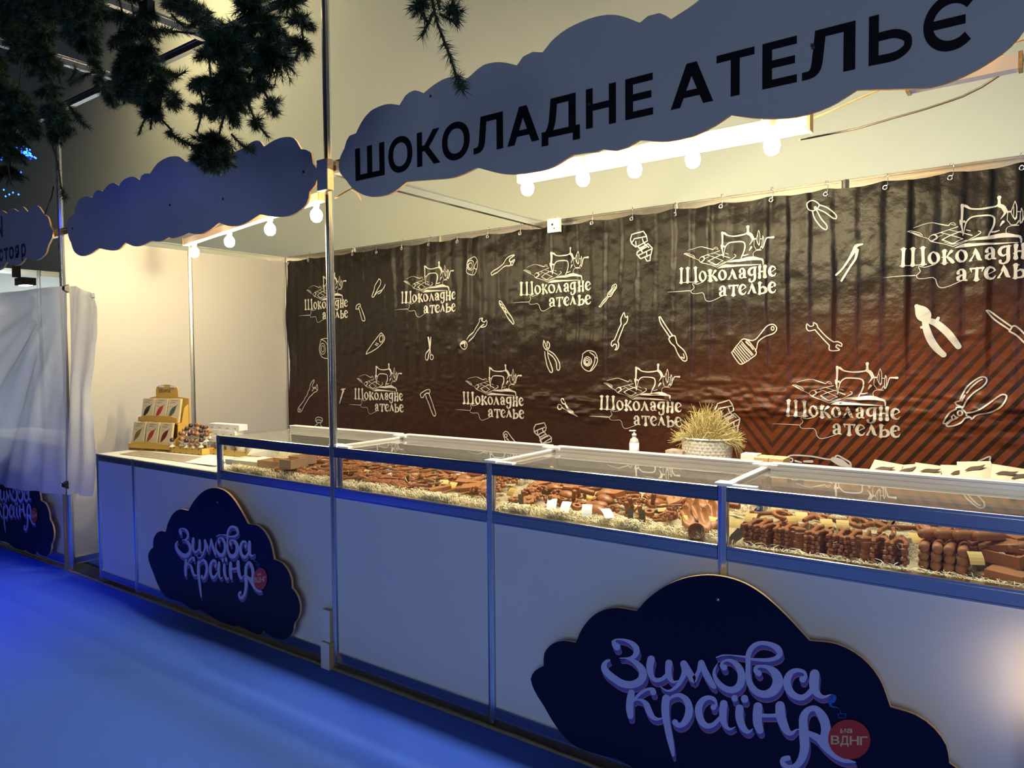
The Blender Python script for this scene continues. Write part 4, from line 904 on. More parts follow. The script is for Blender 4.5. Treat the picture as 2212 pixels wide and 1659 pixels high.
garland('wide dark fir garland filling the top left corner', YF, [([(-40,-40),(20,30),(50,110),(40,200),(30,290),(15,400)],60), ([(60,-30),(75,60),(90,150),(120,230),(135,300)],46), ([(-10,120),(-20,220),(10,320),(25,400)],46), ([(100,240),(112,310),(125,350),(132,405),(140,430)],12),([(150,230),(175,262),(190,275)],12),([(90,100),(125,150),(130,180)],24), ([(0,180),(60,240),(70,300)],36), ([(0,-20),(90,40),(100,90)],50),([(60,-20),(110,10),(115,60)],30)], [(40, -20)], 1)
garland('fir clump at the top between the corner and the hanging clip', YF, [([(120,-30),(170,30),(185,80),(200,120)],48), ([(250,-30),(265,30),(255,80),(270,110)],40), ([(200,110),(208,150),(225,190),(250,225)],18), ([(150,-10),(150,40),(165,90)],40), ([(280,-20),(290,40),(285,90)],34), ([(212,150),(180,165),(150,180),(165,150)],12),([(225,185),(258,195)],12),([(180,-20),(220,40)],44)], [(190, -20)], 2)
garland('tall fir garland hanging straight from the black clip', YF, [([(318,24),(320,60),(316,100),(300,140),(310,190),(330,240),(325,280)],36), ([(300,110),(330,140),(350,190),(345,240)],30), ([(290,110),(265,160),(275,215)],30), ([(300,130),(275,140),(250,150)],20), ([(345,150),(380,165),(400,155)],12), ([(300,150),(270,200),(268,225)],28), ([(340,180),(365,210),(388,222)],22), ([(320,240),(305,275),(300,290)],14), ([(340,250),(370,280),(365,290)],14), ([(360,285),(395,305),(430,325),(440,350)],9),([(335,65),(375,68),(420,72)],14)], [(318, 10)], 3)
garland('broad fir clump between the hanging clip and the tall middle pole', YF+.05, [([(440,40),(455,70),(500,80),(520,110)],34), ([(365,0),(400,10),(440,40)],26),([(540,-30),(560,40),(590,100),(610,140)],58), ([(620,0),(650,40),(655,90),(640,125)],34), ([(480,90),(500,160),(490,230),(470,300),(450,345)],56), ([(540,120),(560,180),(585,225),(600,245)],26), ([(530,200),(550,260),(578,295)],18), ([(430,180),(440,230),(425,285)],34), ([(520,60),(500,120),(520,180),(540,240)],46), ([(450,110),(455,170),(440,230)],40), ([(470,300),(455,340),(465,360)],30), ([(500,290),(530,320),(545,325)],14),([(440,330),(450,350),(500,340)],22),([(600,60),(570,120)],50),([(370,30),(400,60),(430,50)],12)], [(470, -10), (600, -20)], 4)
garland('narrow fir sprig dangling over the lettered cloud sign', YF, [([(930,-40),(935,10),(945,50),(960,90),(972,120),(985,160),(1000,195)],13), ([(895,-30),(905,10),(920,45)],18), ([(985,-30),(975,20),(990,52)],16), ([(940,20),(920,60),(912,78)],13),([(940,-40),(950,20)],24),([(950,30),(985,50)],14)], [(935, -30)], 5)
MB2 = thing('clip', 'black metal clip holding the tall fir garland', 'clip', tuple(un(315, 15, 1, YF)))
q = un(305, 8, 1, YF-.01); r_ = un(324, 28, 1, YF-.01)
MB().box(q.x, r_.x, YF-.02, YF+.01, r_.z, q.z).build('body', BLACK, MB2)
LEDB = mat('blue_led', (.02, .05, 1), .3, emit=(.01, .06, 1), estr=16)
ld = thing('led_cluster', 'glowing blue led cluster among the dark fir at the left', 'lamp', tuple(un(52, 330, 1, -.5)))
rg = random.Random(9); mb = MB()
for _ in range(46):
    t = rg.uniform(0, 1); q = un(32+44*t+rg.gauss(0, 4), 315+26*t+rg.gauss(0, 5), 1, -.75+rg.uniform(-.02, .02)); mb.lathe([(0, -.006), (.005, 0), (0, .006)], 5, q)
for x, y in ((6,340),(3,345),(28,416),(12,424),(20,420),(8,410),(40,420),(45,372)):
    mb.lathe([(0, -.006), (.005, 0), (0, .006)], 5, un(x, y, 1, -.8))
mb.build('leds', LEDB, ld)['kind'] = 'stuff'
q = un(60, 332, 1, -.6)
bl = bpy.data.lights.new('led_glow', 'POINT'); bl.energy = .8; bl.color = (.02, .08, 1); bl.shadow_soft_size = .03
bo = bpy.data.objects.new('led_glow', bl); COL.objects.link(bo); bo.location = (q.x, -.45, q.z)

# ------------------------------------------------------------------ goods on the left worktop
T0 = ZT+.002
st = thing('display_stand', 'laser-cut plywood stand with two tiers of cream pouches', 'stand', (0, 0, 0))
base = un(278, 972, 2, T0); base2 = un(368, 977, 2, T0)
ang = math.atan2(base2.y-base.y, base2.x-base.x); Wd = (base2-base).length
def S(u, v, z): return (base.x+u*math.cos(ang)-v*math.sin(ang), base.y+u*math.sin(ang)+v*math.cos(ang), T0+z)
def sbox(u0, u1, v0, v1, z0, z1, nm, mt, par, tilt=0):
    P = [(u0,v0,z0),(u1,v0,z0),(u1,v1,z0),(u0,v1,z0),(u0,v0,z1),(u1,v0,z1),(u1,v1,z1),(u0,v1,z1)]
    P = [(u, v+tilt*(z-z0), z) for u, v, z in P]
    return MB().add([S(*p) for p in P], [(0,3,2,1),(4,5,6,7),(0,1,5,4),(1,2,6,5),(2,3,7,6),(3,0,4,7)]).build(nm, mt, par)
W_ = Wd; H_ = .475
def slab(prof, u0, u1, v, th, nm, mt, par, lean=0):
    n = len(prof); vs = [S(u, v+lean*z, z) for u, z in prof]+[S(u, v+th+lean*z, z) for u, z in prof]
    return recalc(MB().add(vs, [tuple(range(n)), tuple(reversed(range(n, 2*n)))]+[(i, (i+1) % n, n+(i+1) % n, n+i) for i in range(n)]).build(nm, mt, par))
arc = [(W_*.5+W_*.27*math.cos(a), H_-.05+.05*math.sin(a)**.6) for a in [PI*k/10 for k in range(11)]]
slab([(0.03, 0), (W_+.01, 0), (W_+.01, H_-.1), (W_*.77, H_-.09)]+arc+[(W_*.23, H_-.09), (.03, H_-.1)], 0, 0, .17, .006, 'back_panel', MDF, st, .0)
for u in (0, W_/3, 2*W_/3, W_): slab([(0, 0)], 0, 0, 0, 0, 'x', MDF, st) if False else None
for u in (.0, W_/3, 2*W_/3, W_-.006):
    pr2 = [(0, 0), (.17, 0), (.17, .33), (.135, .30), (.11, .20), (.075, .19), (.07, .10), (.02, .06), (0, .05)]
    vs = [S(u, v, z) for v, z in pr2]+[S(u+.006, v, z) for v, z in pr2]; n = len(pr2)
    recalc(MB().add(vs, [tuple(range(n)), tuple(reversed(range(n, 2*n)))]+[(i, (i+1) % n, n+(i+1) % n, n+i) for i in range(n)]).build('divider', MDF, st))
slab([(0, .018), (W_, .018), (W_, .045)]+[(W_*(1-k/10), .045+.022*math.sin(PI*k/10)) for k in range(1, 10)]+[(0, .045)], 0, 0, -.004, .005, 'front_lip', MDF, st)
for i in range(3): sbox(W_*i/3+.012, W_*(i+1)/3-.008, -.0045, -.003, .006, .016, 'slot', MDFD, st)
slab([(.015, .205), (W_-.01, .205), (W_-.01, .235), (W_*.8, .25), (W_*.2, .25), (.015, .235)], 0, 0, .075, .005, 'front_lip', MDF, st)
sbox(0, W_, .0, .17, .0, .006, 'shelf', MDF, st); sbox(.01, W_-.01, .08, .17, .19, .196, 'shelf', MDF, st)
mb = MB(); text_line(mb, 'LEOPOL', W_*.5-.075, H_-.058, .032, lambda x, z: S(x, .168, z), .01); mb.build('lettering', MDFD, st)['label'] = 'burnt capitals LEOPOL'
for u in (.32, .60): sbox(W_*u, W_*u+.05, .164, .1655, H_-.022, H_-.006, 'paper_label', PAPER, st)
LC = [(.20,.16,.03),(.42,.06,.05),(.16,.03,.03),(.05,.045,.02),(.5,.05,.05),(.10,.13,.12)]
for r in range(2):
    for c in range(3):
        u0 = W_*(.07+.31*c) if r == 1 else W_*(.03+.325*c); v0 = .085 if r else .012; z0 = .205 if r else .035; z1 = z0+.168; wd = W_*.285
        nm_ = ['left', 'middle', 'right'][c]
        pt = thing('candy_pouch', 'cream pouch with a cocoa pod window, %s of the %s tier of the plywood stand' % (nm_, 'upper' if r else 'lower'), 'pouch', (0, 0, 0), 'cream pouches in the plywood stand')
        sbox(u0, u0+wd, v0, v0+.018, z0, z1, 'bag', POUCH, pt, .18)
        pod = []
        for k_ in range(9):
            a = k_/8; pod.append((u0+wd*(.18+.62*a), z0+.03+.095*a+.012*math.sin(a*3), .003+.036*math.sin(PI*min(1, a*1.2))**1 if a < .82 else .004))
        mp = lambda x, z: S(x/1000, v0-.001+.18*(z/1000-z0), z/1000)
        mb = MB(); ribbon(mb, [(a*1000, b*1000, w*1000) for a, b, w in pod], mp, step=8); mb.build('window', mat('pouch_window_%d' % (r*3+c), LC[r*3+c], .3, 0, .7, 60), pt)
        mb = MB(); ribbon(mb, [((u0+wd*.25)*1000, (z1-.012)*1000, 3), ((u0+wd*.75)*1000, (z1-.012)*1000, 3)], mp); text_line(mb, 'LEOPOL', u0*1000+wd*180, (z1-.032)*1000, 14, mp); text_line(mb, 'candy mix' if False else 'cocoa', u0*1000+wd*120, (z1-.058)*1000, 13, mp)
        mb.build('lettering', mat('grey_print', (.22, .17, .10), .6), pt)
# lollipop tray
def tray(label, A, B, depth, h, notch=True):
    t = thing('wooden_tray', label, 'tray', (0, 0, 0)); A = Vector(A); B = Vector(B); d = (B-A); L = d.length; d.normalize(); n = Vector((-d.y, d.x, 0))
    def bx(u0, u1, v0, v1, z0, z1, nm, mt):
        P_ = [A+d*u+n*v+Vector((0, 0, zz)) for zz in (z0, z1) for u, v in ((u0, v0), (u1, v0), (u1, v1), (u0, v1))]
        MB().add(P_, [(3,2,1,0),(4,5,6,7),(0,1,5,4),(1,2,6,5),(2,3,7,6),(3,0,4,7)]).build(nm, mt, t)
    bx(0, L, 0, .005, 0, h, 'front_wall', MDF); bx(0, L, depth-.005, depth, 0, h, 'back_wall', MDF); bx(0, .005, 0, depth, 0, h, 'side_wall', MDF); bx(L-.005, L, 0, depth, 0, h, 'side_wall', MDF); bx(0, L, 0, depth, 0, .004, 'bottom', MDF)
    for k_ in range(5):
        for zz in (.15, .85): bx(L*(.1+.2*k_), L*(.1+.2*k_)+.012, -.001, 0, h*zz-.002, h*zz+.003, 'slot', MDFD)
    return A, d, n, L
tA = un(369, 978, 2, T0); tB = un(435, 984, 2, T0)
A, d, n, L = tray('low plywood tray full of wrapped lollipops', tA, tB, .17, .045)
rg = random.Random(4)
LOLM = [mat('lollipop_a', (.06, .035, .05), .3, 0, .5, 60), mat('lollipop_b', (.22, .09, .04), .3, 0, .5, 60), mat('lollipop_c', (.38, .20, .08), .3, 0, .5, 60)]
for r in range(4):
    for c in range(7):
        u = L*(.06+.145*c)+rg.uniform(-.006, .006); v = .02+.043*r; hz = .10+.028*r+rg.uniform(-.012, .012); p = A+d*u+n*v; tp = p+Vector((rg.uniform(-.015, .015), rg.uniform(-.02, .01), hz))
        row = ['front', 'second', 'third', 'rear'][r]
        t = thing('lollipop', 'cellophane-wrapped lollipop in the %s row of the plywood tray' % row, 'lollipop', tuple(p+Vector((0, 0, .006))), 'lollipops in the tray, %s row' % row)
        MB().tube([tuple(p+Vector((0, 0, .006))), tuple(tp)], .0022, 5).build('stick', PAPER, t)
        mb = MB().lathe([(0, -.018), (.012, -.014), (.018, 0), (.013, .012), (0, .018)], 8, tp); mb.build('candy', LOLM[(r+c) % 3], t)
        mb = MB(); vs = []; fs = []
        ring1 = [tp+Vector((.021*math.cos(2*PI*k_/8)*rg.uniform(.8, 1.2), .021*math.sin(2*PI*k_/8)*rg.uniform(.8, 1.2), -.012)) for k_ in range(8)]
        ring2 = [tp+Vector((.005*math.cos(2*PI*k_/8), .005*math.sin(2*PI*k_/8), -.03)) for k_ in range(8)]
        ring3 = [tp+Vector((.02*math.cos(2*PI*k_/8)*rg.uniform(.6, 1.3), .02*math.sin(2*PI*k_/8)*rg.uniform(.6, 1.3), -.048)) for k_ in range(8)]
        mb.add(ring1+ring2+ring3, [(i, (i+1) % 8, 8+(i+1) % 8, 8+i) for i in range(8)]+[(8+i, 8+(i+1) % 8, 16+(i+1) % 8, 16+i) for i in range(8)]); mb.build('wrapper', CELLO, t)
# jars with white boxes on top
tA = un(428, 979, 2, T0); tB = un(541, 990, 2, T0)
A, d, n, L = tray('longer plywood tray with lidded jars beside the glass case', tA, (tA.x+(tB.x-tA.x)*1.0, tA.y+(tB.y-tA.y)*1.0, T0), .12, .04)
for i in range(5):
    p = A+d*(L*(.12+.19*i))+n*.06+Vector((0, 0, .005))
    lab = ['leftmost lidded jar of nuts in the longer plywood tray', 'second lidded jar from the left in the longer tray', 'middle lidded jar in the longer plywood tray', 'fourth lidded jar in the longer tray, seen through the case glass', 'last lidded jar of the longer tray, seen through the case glass'][i]
    t = thing('candy_jar', lab, 'jar', tuple(p), 'lidded jars in the longer tray')
    MB().lathe([(.028, 0), (.030, .004), (.030, .05), (.026, .06)], 12, p).build('glass_body', CELLO, t)
    MB().lathe([(.026, .003), (.027, .042), (.0, .045)], 10, p).build('filling', LOLM[i % 2+1], t)
    MB().lathe([(.030, .058), (.030, .074), (.027, .076), (0, .076)], 12, p).build('lid', PAPER, t)
pos = 0
for lay, (cnt, off, zz) in enumerate(((5, 0, .085), (4, .025, .127), (4, .055, .169))):
    for i in range(cnt):
        bw = .078; u = .0+off+i*(bw+.003); p = A+d*u+n*(.03+.01*lay)+Vector((0, 0, zz+.0))
        lab = 'small white folded box, %s of the %s row of the stack' % (['first', 'second', 'third', 'fourth', 'last'][i], ['bottom', 'middle', 'top'][lay])
        t = thing('gift_box', lab, 'box', tuple(p), 'small white boxes stacked on the jars')
        q0 = p; P_ = [q0+d*a+n*b+Vector((0, 0, c_)) for c_ in (0, .040) for a, b in ((0, 0), (bw, 0), (bw, .07), (0, .07))]
        MB().add(P_, [(3,2,1,0),(4,5,6,7),(0,1,5,4),(1,2,6,5),(2,3,7,6),(3,0,4,7)]).build('body', PAPER, t)
        P_ = [q0+d*a-n*.0008+Vector((0, 0, c_)) for a, c_ in ((.025, .010), (.05, .010), (.045, .016), (.03, .016))]
        MB().add(P_, [(0, 1, 2, 3)]).build('tab', mat('grey_tab_print', (.35, .33, .30), .6), t)  # flat grey mark on the box front
# papers on the worktop
o = MB(); a = un(262, 978, 2, T0); 
pp = [un(x, y, 2, T0+.0015) for x, y in ((258,981),(425,1002),(470,990),(300,974))]
m_ = mat('patterned_paper', (.35, .30, .26), .6, 0, .85, 55, stretch=(1, 2.2, 1))
tag(MB().add([tuple(p) for p in pp]+[(p.x, p.y, p.z+.001) for p in pp], [(0,1,2,3),(4,5,6,7),(0,1,5,4),(1,2,6,5),(2,3,7,6),(3,0,4,7)]).build('patterned_paper', m_), 'dark floral wrapping paper lying on the left worktop', 'paper')
for i in range(4):
    x0 = 398+i*15; pp = [un(x, y, 2, T0+.003+i*.002) for x, y in ((x0,999+i*1.5),(x0+22,1001+i*1.7),(x0+62,990),(x0+40,987))]
    tag(MB().add([tuple(p) for p in pp]+[(p.x, p.y, p.z+.0012) for p in pp], [(0,1,2,3),(4,5,6,7),(0,1,5,4),(1,2,6,5),(2,3,7,6),(3,0,4,7)]).build('leaflet', PAPER), ['leftmost', 'second', 'third', 'rightmost'][i]+' white leaflet of the fan beside the glass case', 'leaflet', 'white leaflets fanned on the worktop')
# red tassel-like cord by the stand
# ------------------------------------------------------------------ back table and what stands on it
bt = thing('back_table', 'long table behind the glass case under the banner', 'table', (0, 0, 0))
MB().box(-.9, 3.0, 1.22, 1.78, .895, .925).build('top', mat('dark_table_cloth', (.10, .08, .07), .8), bt)
for x in (-.85, 1.0, 2.9):
    for y in (1.26, 1.74): MB().box(x-.02, x+.02, y-.02, y+.02, .001, .895).build('leg', ALU, bt)
ZK = .925
bs = thing('woven_basket', 'oval white woven basket heaped with hay in front of the banner', 'basket', (0, 0, 0))
bc = un(1527, 990, 1, 1.5); bc.z = ZK
rgb = .150; Hb = .185
MB().lathe([(rgb*.86, 0), (rgb*.90, Hb*.5), (rgb*.95, Hb-.006), (rgb*.88, Hb-.006), (rgb*.8, .01), (0, .01)], 28, bc, sy=.72).build('wall', WICKER, bs)
mb = MB(); nn_ = 30
for j in range(9):
    for k_ in range(nn_):
        a0 = 2*PI*(k_+(j % 2)*.5)/nn_; a1 = a0+2*PI/nn_*.82; R0 = rgb*(.875+.075*j/9)+.0025
        z0 = .008+j*(Hb-.02)/9; z1 = z0+(Hb-.02)/9*.86; am = (a0+a1)/2
        V_ = []
        for (a, z, e) in ((a0,z0,0),(a1,z0,0),(a1,z1,0),(a0,z1,0),(am,(z0+z1)/2,.0014)): V_.append((bc.x+(R0+e)*math.cos(a), bc.y+(R0+e)*.72*math.sin(a), bc.z+z))
        mb.add(V_, [(0,1,4),(1,2,4),(2,3,4),(3,0,4)])
mb.build('weave', WICKER, bs)['kind'] = 'stuff'
ring = [(bc.x+rgb*.965*math.cos(a), bc.y+rgb*.965*.72*math.sin(a), bc.z+Hb-.002) for a in [2*PI*k_/30 for k_ in range(31)]]
MB().tube(ring, .006, 6).build('rim', WICKER, bs)
hy = MB(); rg = random.Random(12)
for _ in range(1500):
    a = rg.uniform(0, 2*PI); r = rgb*1.0*math.sqrt(rg.random()); x = r*math.cos(a); y = r*.72*math.sin(a)
    hh = .105*math.exp(-((x+.02)/.07)**2)+.05*(1-(r/rgb)**2)+.05*math.exp(-((x-.06)/.05)**2)
    z = Hb-.02+rg.uniform(0, hh)
    di = Vector((x*3+rg.uniform(-.6, .6), rg.uniform(-.6, .6), rg.uniform(.0, 1.3) if hh > .09 else rg.uniform(-.3, .6))).normalized(); l = rg.uniform(.04, .10)
    p = Vector((bc.x+x, bc.y+y, bc.z+z)); q = p+di*l; s = di.cross(Vector((rg.uniform(-1, 1), rg.uniform(-1, 1), rg.uniform(-1, 1)))).normalized()*.0016
    hy.v += [tuple(p-s), tuple(p+s), tuple(q+s*.6), tuple(q-s*.6)]; k_ = len(hy.v)-4; hy.f.append((k_, k_+1, k_+2, k_+3)); hy.mi.append(0); hy.sm.append(False)
for _ in range(26):
    p = Vector((bc.x+rgb*.9, bc.y-.02+rg.uniform(-.04, .02), bc.z+Hb)); e = p+Vector((rg.uniform(.02, .09), rg.uniform(-.02, .02), rg.uniform(-.12, .01))); hy.tube([p, p.lerp(e, .5)+Vector((.012, 0, .01)), e], .0014, 3)
    p = Vector((bc.x-rgb*.9, bc.y, bc.z+Hb)); e = p+Vector((rg.uniform(-.05, -.01), 0, rg.uniform(-.03, .03)))
    if _ < 8: hy.tube([p, e], .0012, 3)
tag(hy.build('hay', HAY), 'heap of dry yellow hay rising from the white basket', 'hay', kind='stuff')
sb = thing('pump_bottle', 'clear pump bottle with a pale label before the banner', 'bottle', (0, 0, 0))
p = un(1370, 973, 1, 1.5); zt_ = un(1370, 929, 1, 1.5).z; p.z = ZK; h = zt_-ZK; s = h/.2
MB().lathe([(.026*s, 0), (.028*s, .006*s), (.028*s, .13*s), (.022*s, .148*s), (.011*s, .156*s), (.011*s, .165*s)], 16, p).build('body', mat('clear_liquid_bottle', (.55, .52, .48), .1, 0, spec=.9), sb)
MB().lathe([(.0284*s, .04*s), (.0284*s, .125*s)], 16, p).build('label', PAPER, sb)
MB().lathe([(.013*s, .165*s), (.013*s, .178*s), (.005*s, .180*s), (.005*s, .192*s), (.011*s, .194*s), (.011*s, .2*s), (0, .2*s)], 12, p).box(p.x-.03*s, p.x, p.y-.005, p.y+.005, p.z+.192*s, p.z+.199*s).build('pump', PAPER, sb)
# pouches lying on the table
rg = random.Random(6)
pk = [(1905,1030,-.2,.0),(1958,1032,.1,.0),(2005,1020,.0,.01),(2045,1030,-.1,.0),(2072,1040,.2,.012),(2105,1025,.05,.045),(2125,1040,.3,.0),(2170,1032,-.05,.03),(2185,1048,.1,.0),(2208,1040,.1,.02)]
for i, (px, py, yaw, dz) in enumerate(pk):
    q = un(px, py, 1, 1.36); q.z = 1.0+dz
    ord_ = ['first', 'second', 'third', 'fourth', 'fifth', 'sixth and uppermost', 'seventh', 'eighth', 'ninth', 'last'][i]
    t = thing('tea_pouch', '%s cream pouch from the left in the heap behind the glass case' % ord_, 'pouch', (q.x, q.y, ZK+.02+dz), 'cream pouches heaped on the back table', rot=(0, 0, 0))
    t['_o'] = (0, 0, 0)
    vs = []; n1 = 6
    for a in range(n1+1):
        for b in range(n1+1):
            u = a/n1-.5; v = b/n1-.5; bul = .018*max(0, (1-(2*u)**2))*max(0, (1-(2*v)**2))
            vs.append((u*.13, v*.17, bul))
    for a in range(n1+1):
        for b in range(n1+1): u = a/n1-.5; v = b/n1-.5; vs.append((u*.13, v*.17, -.010*max(0, (1-(2*u)**2))*max(0, (1-(2*v)**2))-.0005))
    K_ = (n1+1)**2
    fs = [(a*(n1+1)+b, (a+1)*(n1+1)+b, (a+1)*(n1+1)+b+1, a*(n1+1)+b+1) for a in range(n1) for b in range(n1)]; fs += [tuple(K_+i_ for i_ in reversed(f)) for f in fs]
    MB().add(vs, fs, 0, True).build('bag', POUCH, t)
    mb = MB(); ribbon(mb, [(-35, 10, 3), (-10, 22, 22), (20, 28, 20), (42, 44, 3)], lambda x, y: (x/1000, y/1000, .0195), step=8); mb.build('window', MDFD, t)
    t.rotation_euler = (.52+.22*rg.random(), rg.uniform(-.15, .15), yaw); t.location = (q.x, q.y+.03*rg.random(), 1.0+dz*.7)
# filler stack under the pouches
sk = thing('carton', 'flat cardboard carton supporting the heap of cream pouches', 'box', (0, 0, 0))
MB().box(1.95, 2.95, 1.30, 1.62, ZK, .985).build('body', KRAFT, sk)
a = un(1605, 994, 1, 1.42); b = un(1640, 980, 1, 1.42)
tag(MB().box(a.x, b.x, 1.38, 1.46, .955, b.z-.002).build('paper_bag', PAPER), 'folded white paper bag right of the hay basket', 'bag')
a = un(1636, 996, 1, 1.40); b = un(1700, 990, 1, 1.40)
for i in range(2):
    tag(MB().box(a.x+i*(b.x-a.x)*.5, a.x+(i+.96)*(b.x-a.x)*.5, 1.34, 1.47, .955, b.z+.0).build('kraft_envelope', KRAFT), ['left', 'right'][i]+' flat brown envelope between the white bag and the spanner print', 'envelope')
tag(MB().box(un(1600, 994, 1, 1.4).x, b.x+.02, 1.33, 1.5, ZK, .955).build('carton', KRAFT), 'low carton under the brown envelopes', 'box')
a = un(1445, 978, 1, 1.45); b = un(1470, 972, 1, 1.45)
tag(MB().box(a.x, b.x+.03, 1.40, 1.5, ZK, b.z).build('magazine', mat('printed_magazine', (.6, .45, .38), .4, 0, .7, 50)), 'curled printed magazine left of the hay basket', 'magazine')
# ------------------------------------------------------------------ chocolate goods
PR = {}
def proto(k, mb, m, smooth=False, shade=None):
    me = bpy.data.meshes.new(k); me.from_pydata(mb.v, [], mb.f); me.materials.append(m)
    me.polygons.foreach_set('use_smooth', mb.sm); me.update()
    bm = bmesh.new(); bm.from_mesh(me); bmesh.ops.recalc_face_normals(bm, faces=bm.faces); bm.to_mesh(me); bm.free()
    PR[k] = me
def mir(p): return p+[(x, -y) for x, y in reversed(p)]
def outline(half): return mir(half)
s_ = .001
wr = [(-70,8),(-66,16),(-56,19),(-44,14),(-36,8),(30,7),(38,13),(50,18),(62,15),(68,8),(54,7),(50,0)]
wr_o = [(-70,7)]+[(-66,16),(-56,19),(-44,14),(-36,8),(30,7),(38,14),(50,19),(64,16),(70,8),(56,7),(50,0),(56,-7),(70,-8),(64,-16),(50,-19),(38,-14),(30,-7),(-36,-8),(-44,-14),(-56,-19),(-66,-16),(-70,-7),(-58,-5),(-54,0),(-58,5)]
P_mm = lambda L: [(x*s_, y*s_) for x, y in L]
proto('spanner', MB().prism(P_mm(wr_o), 0, .011, .003), CHOC)
pl_o = [(-62,26),(-68,20),(-66,12),(-40,14),(-18,8),(-6,5),(-6,-5),(-18,-8),(-40,-14),(-66,-12),(-68,-20),(-62,-26),(-40,-27),(-14,-20),(4,-12),(14,-15),(30,-12),(50,-4),(52,-1),(18,-1),(18,1),(52,1),(50,4),(30,12),(14,15),(4,12),(-14,20),(-40,27)]
proto('pliers', MB().prism(P_mm(pl_o), 0, .012, .003), CHOC)
hm = [(-60,5),(-64,0),(-60,-5),(22,-5),(24,-24),(40,-26),(42,-8),(52,-10),(56,0),(48,12),(40,26),(30,22),(24,6)]
proto('hammer', MB().prism(P_mm(hm), 0, .014, .003), CHOC)
ang_ = [math.radians(a) for a in range(-55, 236, 29)]
hs = [(38*math.cos(a), 38*math.sin(a)) for a in ang_]+[(24*math.cos(a), 24*math.sin(a)) for a in reversed(ang_)]
proto('horseshoe', MB().prism(P_mm(hs), 0, .013, .003), CHOC2)
gr = []
for k in range(40): r = 36 if (k//2) % 2 else 30; gr.append((r*math.cos(2*PI*k/40), r*math.sin(2*PI*k/40)))
mb = MB().prism(P_mm(gr), 0, .012, .002); mb.prism(P_mm([(12*math.cos(2*PI*k/12), 12*math.sin(2*PI*k/12)) for k in range(12)]), .012, .018, .002); proto('gear', mb, CHOC)
ht = []
for k in range(24):
    t = 2*PI*k/24; ht.append((2.4*16*math.sin(t)**3, 2.4*(13*math.cos(t)-5*math.cos(2*t)-2*math.cos(3*t)-math.cos(4*t))))
proto('heart', MB().prism(P_mm(ht), 0, .020, .006), CHOC2)
mb = MB().box(-.055, .055, -.028, .028, 0, .006)
for i in range(4):
    for j in range(2):
        x0 = -.052+.0265*i; y0 = -.0255+.026*j
        mb.add([(x0,y0,.006),(x0+.0245,y0,.006),(x0+.0245,y0+.024,.006),(x0,y0+.024,.006),(x0+.004,y0+.004,.012),(x0+.0205,y0+.004,.012),(x0+.0205,y0+.020,.012),(x0+.004,y0+.020,.012)],[(0,1,5,4),(1,2,6,5),(2,3,7,6),(3,0,4,7),(4,5,6,7)])
proto('bar', mb, CHOC)
mb = MB().box(-.05, .05, -.026, .026, 0, .022); proto('brick', mb, CHOC2)
# nut and bolt
hexp = [(18*math.cos(PI*k/3), 18*math.sin(PI*k/3)) for k in range(6)]
mb = MB().prism(P_mm(hexp), 0, .012, .002).lathe([(.009, .012), (.009, .03), (.0105, .033), (.009, .036), (.0105, .039), (.009, .042), (.0105, .045), (.009, .048), (.0105, .051), (.008, .056), (0, .056)], 10); proto('bolt', mb, CHOC)
n = 12; mb = MB(); o_ = [(.02*math.cos(2*PI*k/n), .02*math.sin(2*PI*k/n)) for k in range(n)]; i_ = [(a*.5, b*.5) for a, b in o_]
vs = [(x, y, z) for z in (0, .016) for L in (o_, i_) for x, y in L]
mb.add(vs, [(k, (k+1) % n, 2*n+(k+1) % n, 2*n+k) for k in range(n)]+[(n+k, 3*n+k, 3*n+(k+1) % n, n+(k+1) % n) for k in range(n)]+[(2*n+k, 2*n+(k+1) % n, 3*n+(k+1) % n, 3*n+k) for k in range(n)]+[(k, n+k, n+(k+1) % n, (k+1) % n) for k in range(n)]); proto('nut', mb, CHOC)
mb = MB(); mb.tube([(-.055, 0, .015), (-.05, 0, .015), (.05, 0, .015), (.055, 0, .015)], [.011, .015, .015, .011], 10); proto('log', mb, CHOC2)
# shell: ridged half ellipsoid
mb = MB(); nn2 = 24; vs = []; R0 = 6
for j in range(R0+1):
    ph = PI/2*j/R0
    for k in range(nn2):
        a = 2*PI*k/nn2; rd = 1+.05*math.cos(a*8); vs.append((.044*math.cos(ph)*math.cos(a)*rd, .030*math.cos(ph)*math.sin(a)*rd, .024*math.sin(ph)))
mb.add(vs, [(j*nn2+k, j*nn2+(k+1) % nn2, (j+1)*nn2+(k+1) % nn2, (j+1)*nn2+k) for j in range(R0) for k in range(nn2)]+[tuple(reversed(range(nn2)))], 0, True); proto('shell', mb, CHOC)
# rose clump
mb = MB(); rg = random.Random(1)
for _ in range(26):
    a = rg.uniform(0, 2*PI); r = .026*math.sqrt(rg.random()); r0 = rg.uniform(.005, .009); mb.lathe([(0, -r0), (r0*.8, -r0*.6), (r0, 0), (r0*.8, r0*.6), (0, r0)], 6, (r*math.cos(a), r*math.sin(a), .01+.02*(1-(r/.026)**2)))
proto('cluster', mb, CHOC)
